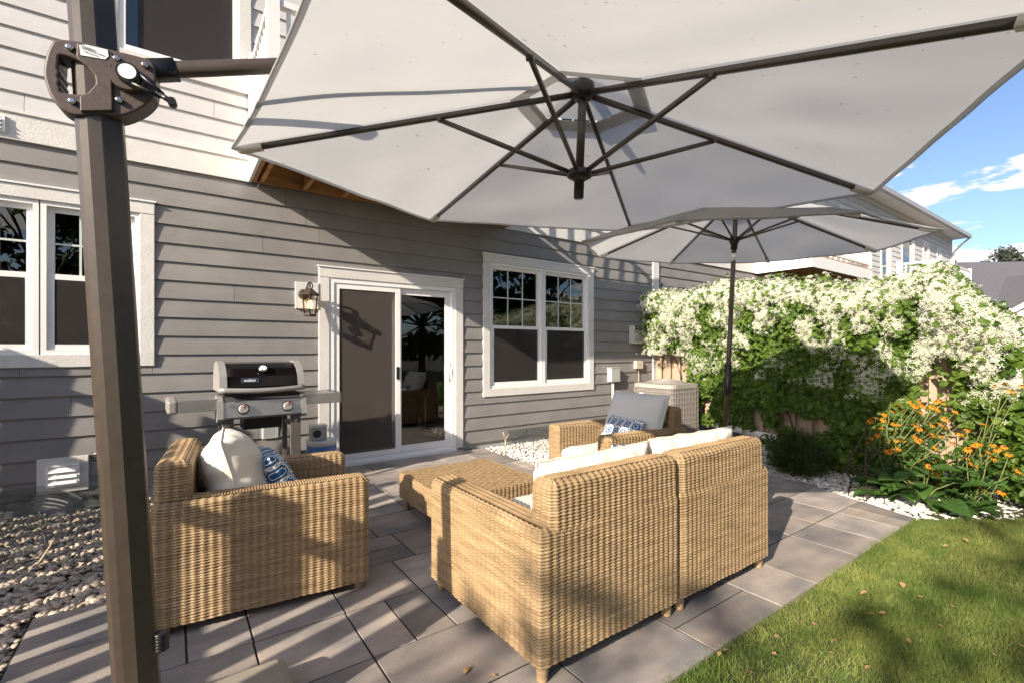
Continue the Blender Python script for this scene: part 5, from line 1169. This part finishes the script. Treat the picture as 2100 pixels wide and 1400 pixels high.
# trees
def tree(loc, h, crown, n_leaf, size, label, mat='leaf', seed=1, trunk_r=.16, group=None, blobs_n=26, low=.35):
    rr = random.Random(seed); t = empty('tree', loc, 0, label, 'tree', group); tm = MB(); tm.tube([(0, 0, -.1), (.05*h*.1, 0, h*.25), (-.02*h, .01*h, h*.5), (0, 0, h*.8)], [trunk_r, trunk_r*.8, trunk_r*.55, trunk_r*.15], 9); blobs = []
    for k in range(blobs_n):
        a = rr.uniform(0, 6.283); zz = rr.uniform(low, 1.0); rad = crown*math.sin(math.pi*min(1, (zz-low)/(1-low)*.86+.12))*rr.uniform(.35, 1.0); p = (math.cos(a)*rad, math.sin(a)*rad, h*zz); s = crown*rr.uniform(.16, .30); blobs.append((*p, s, s, s*.75))
        st = h*max(.2, zz-.25); tm.tube([(0, 0, st), (p[0]*.5, p[1]*.5, st+(p[2]-st)*.55), p], [trunk_r*.3, trunk_r*.18, trunk_r*.05], 5)
    tm.build('trunk', M_['bark'], t); V, Fq = leaf_cloud(blobs, n_leaf, size, LEAF, .3, .25); o = link('crown', np_mesh('crown', V, Fq, False), t, M_[mat]); o['kind'] = 'stuff'
    return t
p = CP+ray(2052, 560)*34; tree((p.x, p.y, -.1), 8.3, 2.9, 2000, .2, 'sparse pale tree above the far grey roof', 'leaf_far', 3, .14, blobs_n=22)
p = CP+ray(2140, 560)*42; tree((p.x, p.y, -.1), 10.2, 3.2, 3600, .24, 'green tree behind the far house at the right edge', 'leaf', 9, .18)
p = CP+ray(1946, 560)*33; tree((p.x, p.y, -.1), 7.8, 1.25, 1500, .17, 'small dark tree peeking past the end of the neighbouring house', 'leaf', 5, .12, blobs_n=14)
G = 'garden trees out of view whose shade dapples the lawn'
for i, (x, y, h, c_, n_, lb) in enumerate(((-9.5, -4.0, 7.4, 2.4, 950, 'tall leafy tree beyond the left fence'), (-6.8, -4.9, 5.4, 1.7, 800, 'small leafy tree on the lawn behind the viewer'), (-13, -6.9, 10, 3.2, 900, 'tallest leafy tree far behind the left fence'))):
    tree((x, y, -.1), h, c_, n_, .16, lb, 'leaf', 20+i, .16, G)
G = 'row of garden trees behind the viewer'
for i, (x, y, h, c_, lb) in enumerate(((-4, -14, 13, 4.2, 'leafy tree straight behind the viewer mirrored in the upstairs window'), (4, -15, 14, 4.6, 'second leafy tree in the row mirrored in the patio door'), (11, -13, 13, 4.4, 'third leafy tree in the row mirrored in the right window'), (18, -11, 13, 4.4, 'last leafy tree in the row beyond the lawn'))):
    tree((x, y, -.1), h, c_, 9000, .34, lb, 'leaf', 40+i, .2, G, low=.08, blobs_n=60)

# fallen leaves and twigs
fr = random.Random(8)
lm = MB().grid([[(u-.5, w*.32*math.sin(math.pi*min(.98, max(.03, u))), .10*math.sin(u*3)+.08*w*w) for w in (-1, -.3, .3, 1)] for u in (0, .25, .5, .75, 1)]).mesh('fallen_leaf', False); lm.materials.append(M_['dead'])
for u, v in ((1588, 1342), (1705, 1340), (1594, 1307), (1632, 1275), (1712, 1315), (1780, 1370), (1928, 1284), (1862, 1315), (1850, 1200), (1772, 1217), (1785, 1260), (1810, 1258), (1955, 1245), (1980, 1108), (1940, 1120), (2098, 1328), (2040, 1344), (1537, 1380), (1490, 1335), (1475, 1342), (1672, 1283), (1888, 1225), (956, 1377), (1011, 1387), (960, 1373)):
    pz = 0.003 if u < 1100 else .022; p = on_z(u, v, pz); o = link('fallen_leaf', lm); s = fr.uniform(.022, .045); o.scale = (s, s, s); o.location = (p.x, p.y, pz+.004); o.rotation_euler = (fr.uniform(-.4, .4), fr.uniform(-.4, .4), fr.uniform(0, 6.28))
    if u < 1100: tag(o, 'dry tan fallen leaf on the pavers near the sofa leg', 'leaf', 'leaves on the pavers')
    else: tag(o, 'dry tan fallen leaf lying on the lawn', 'leaf', 'fallen leaves on the lawn')
p = on_z(97, 1145, .0); tw = empty('dry_stick', (p.x, p.y, 0), 0, 'pale dry stick poking out of the left pebbles', 'stick'); m = MB(); m.tube([(-.04, -.05, -.02), (0, 0, .05), (.03, .03, .11)], [.007, .006, .005], 7); m.build('stick_body', M_['twig'], tw)
p = on_z(1036, 931, 0); tw = empty('dry_stick', (p.x, p.y, -.02), 0, 'thin dry forked stick standing in the gravel by the door', 'stick'); m = MB(); m.tube([(0, 0, 0), (.01, 0, .12), (.0, 0, .22)], [.012, .010, .008], 7); m.tube([(.0, 0, .2), (-.03, 0, .30)], .006, 6); m.tube([(0, 0, .2), (.06, 0, .27)], .005, 6); m.build('stick_body', M_['twig'], tw)
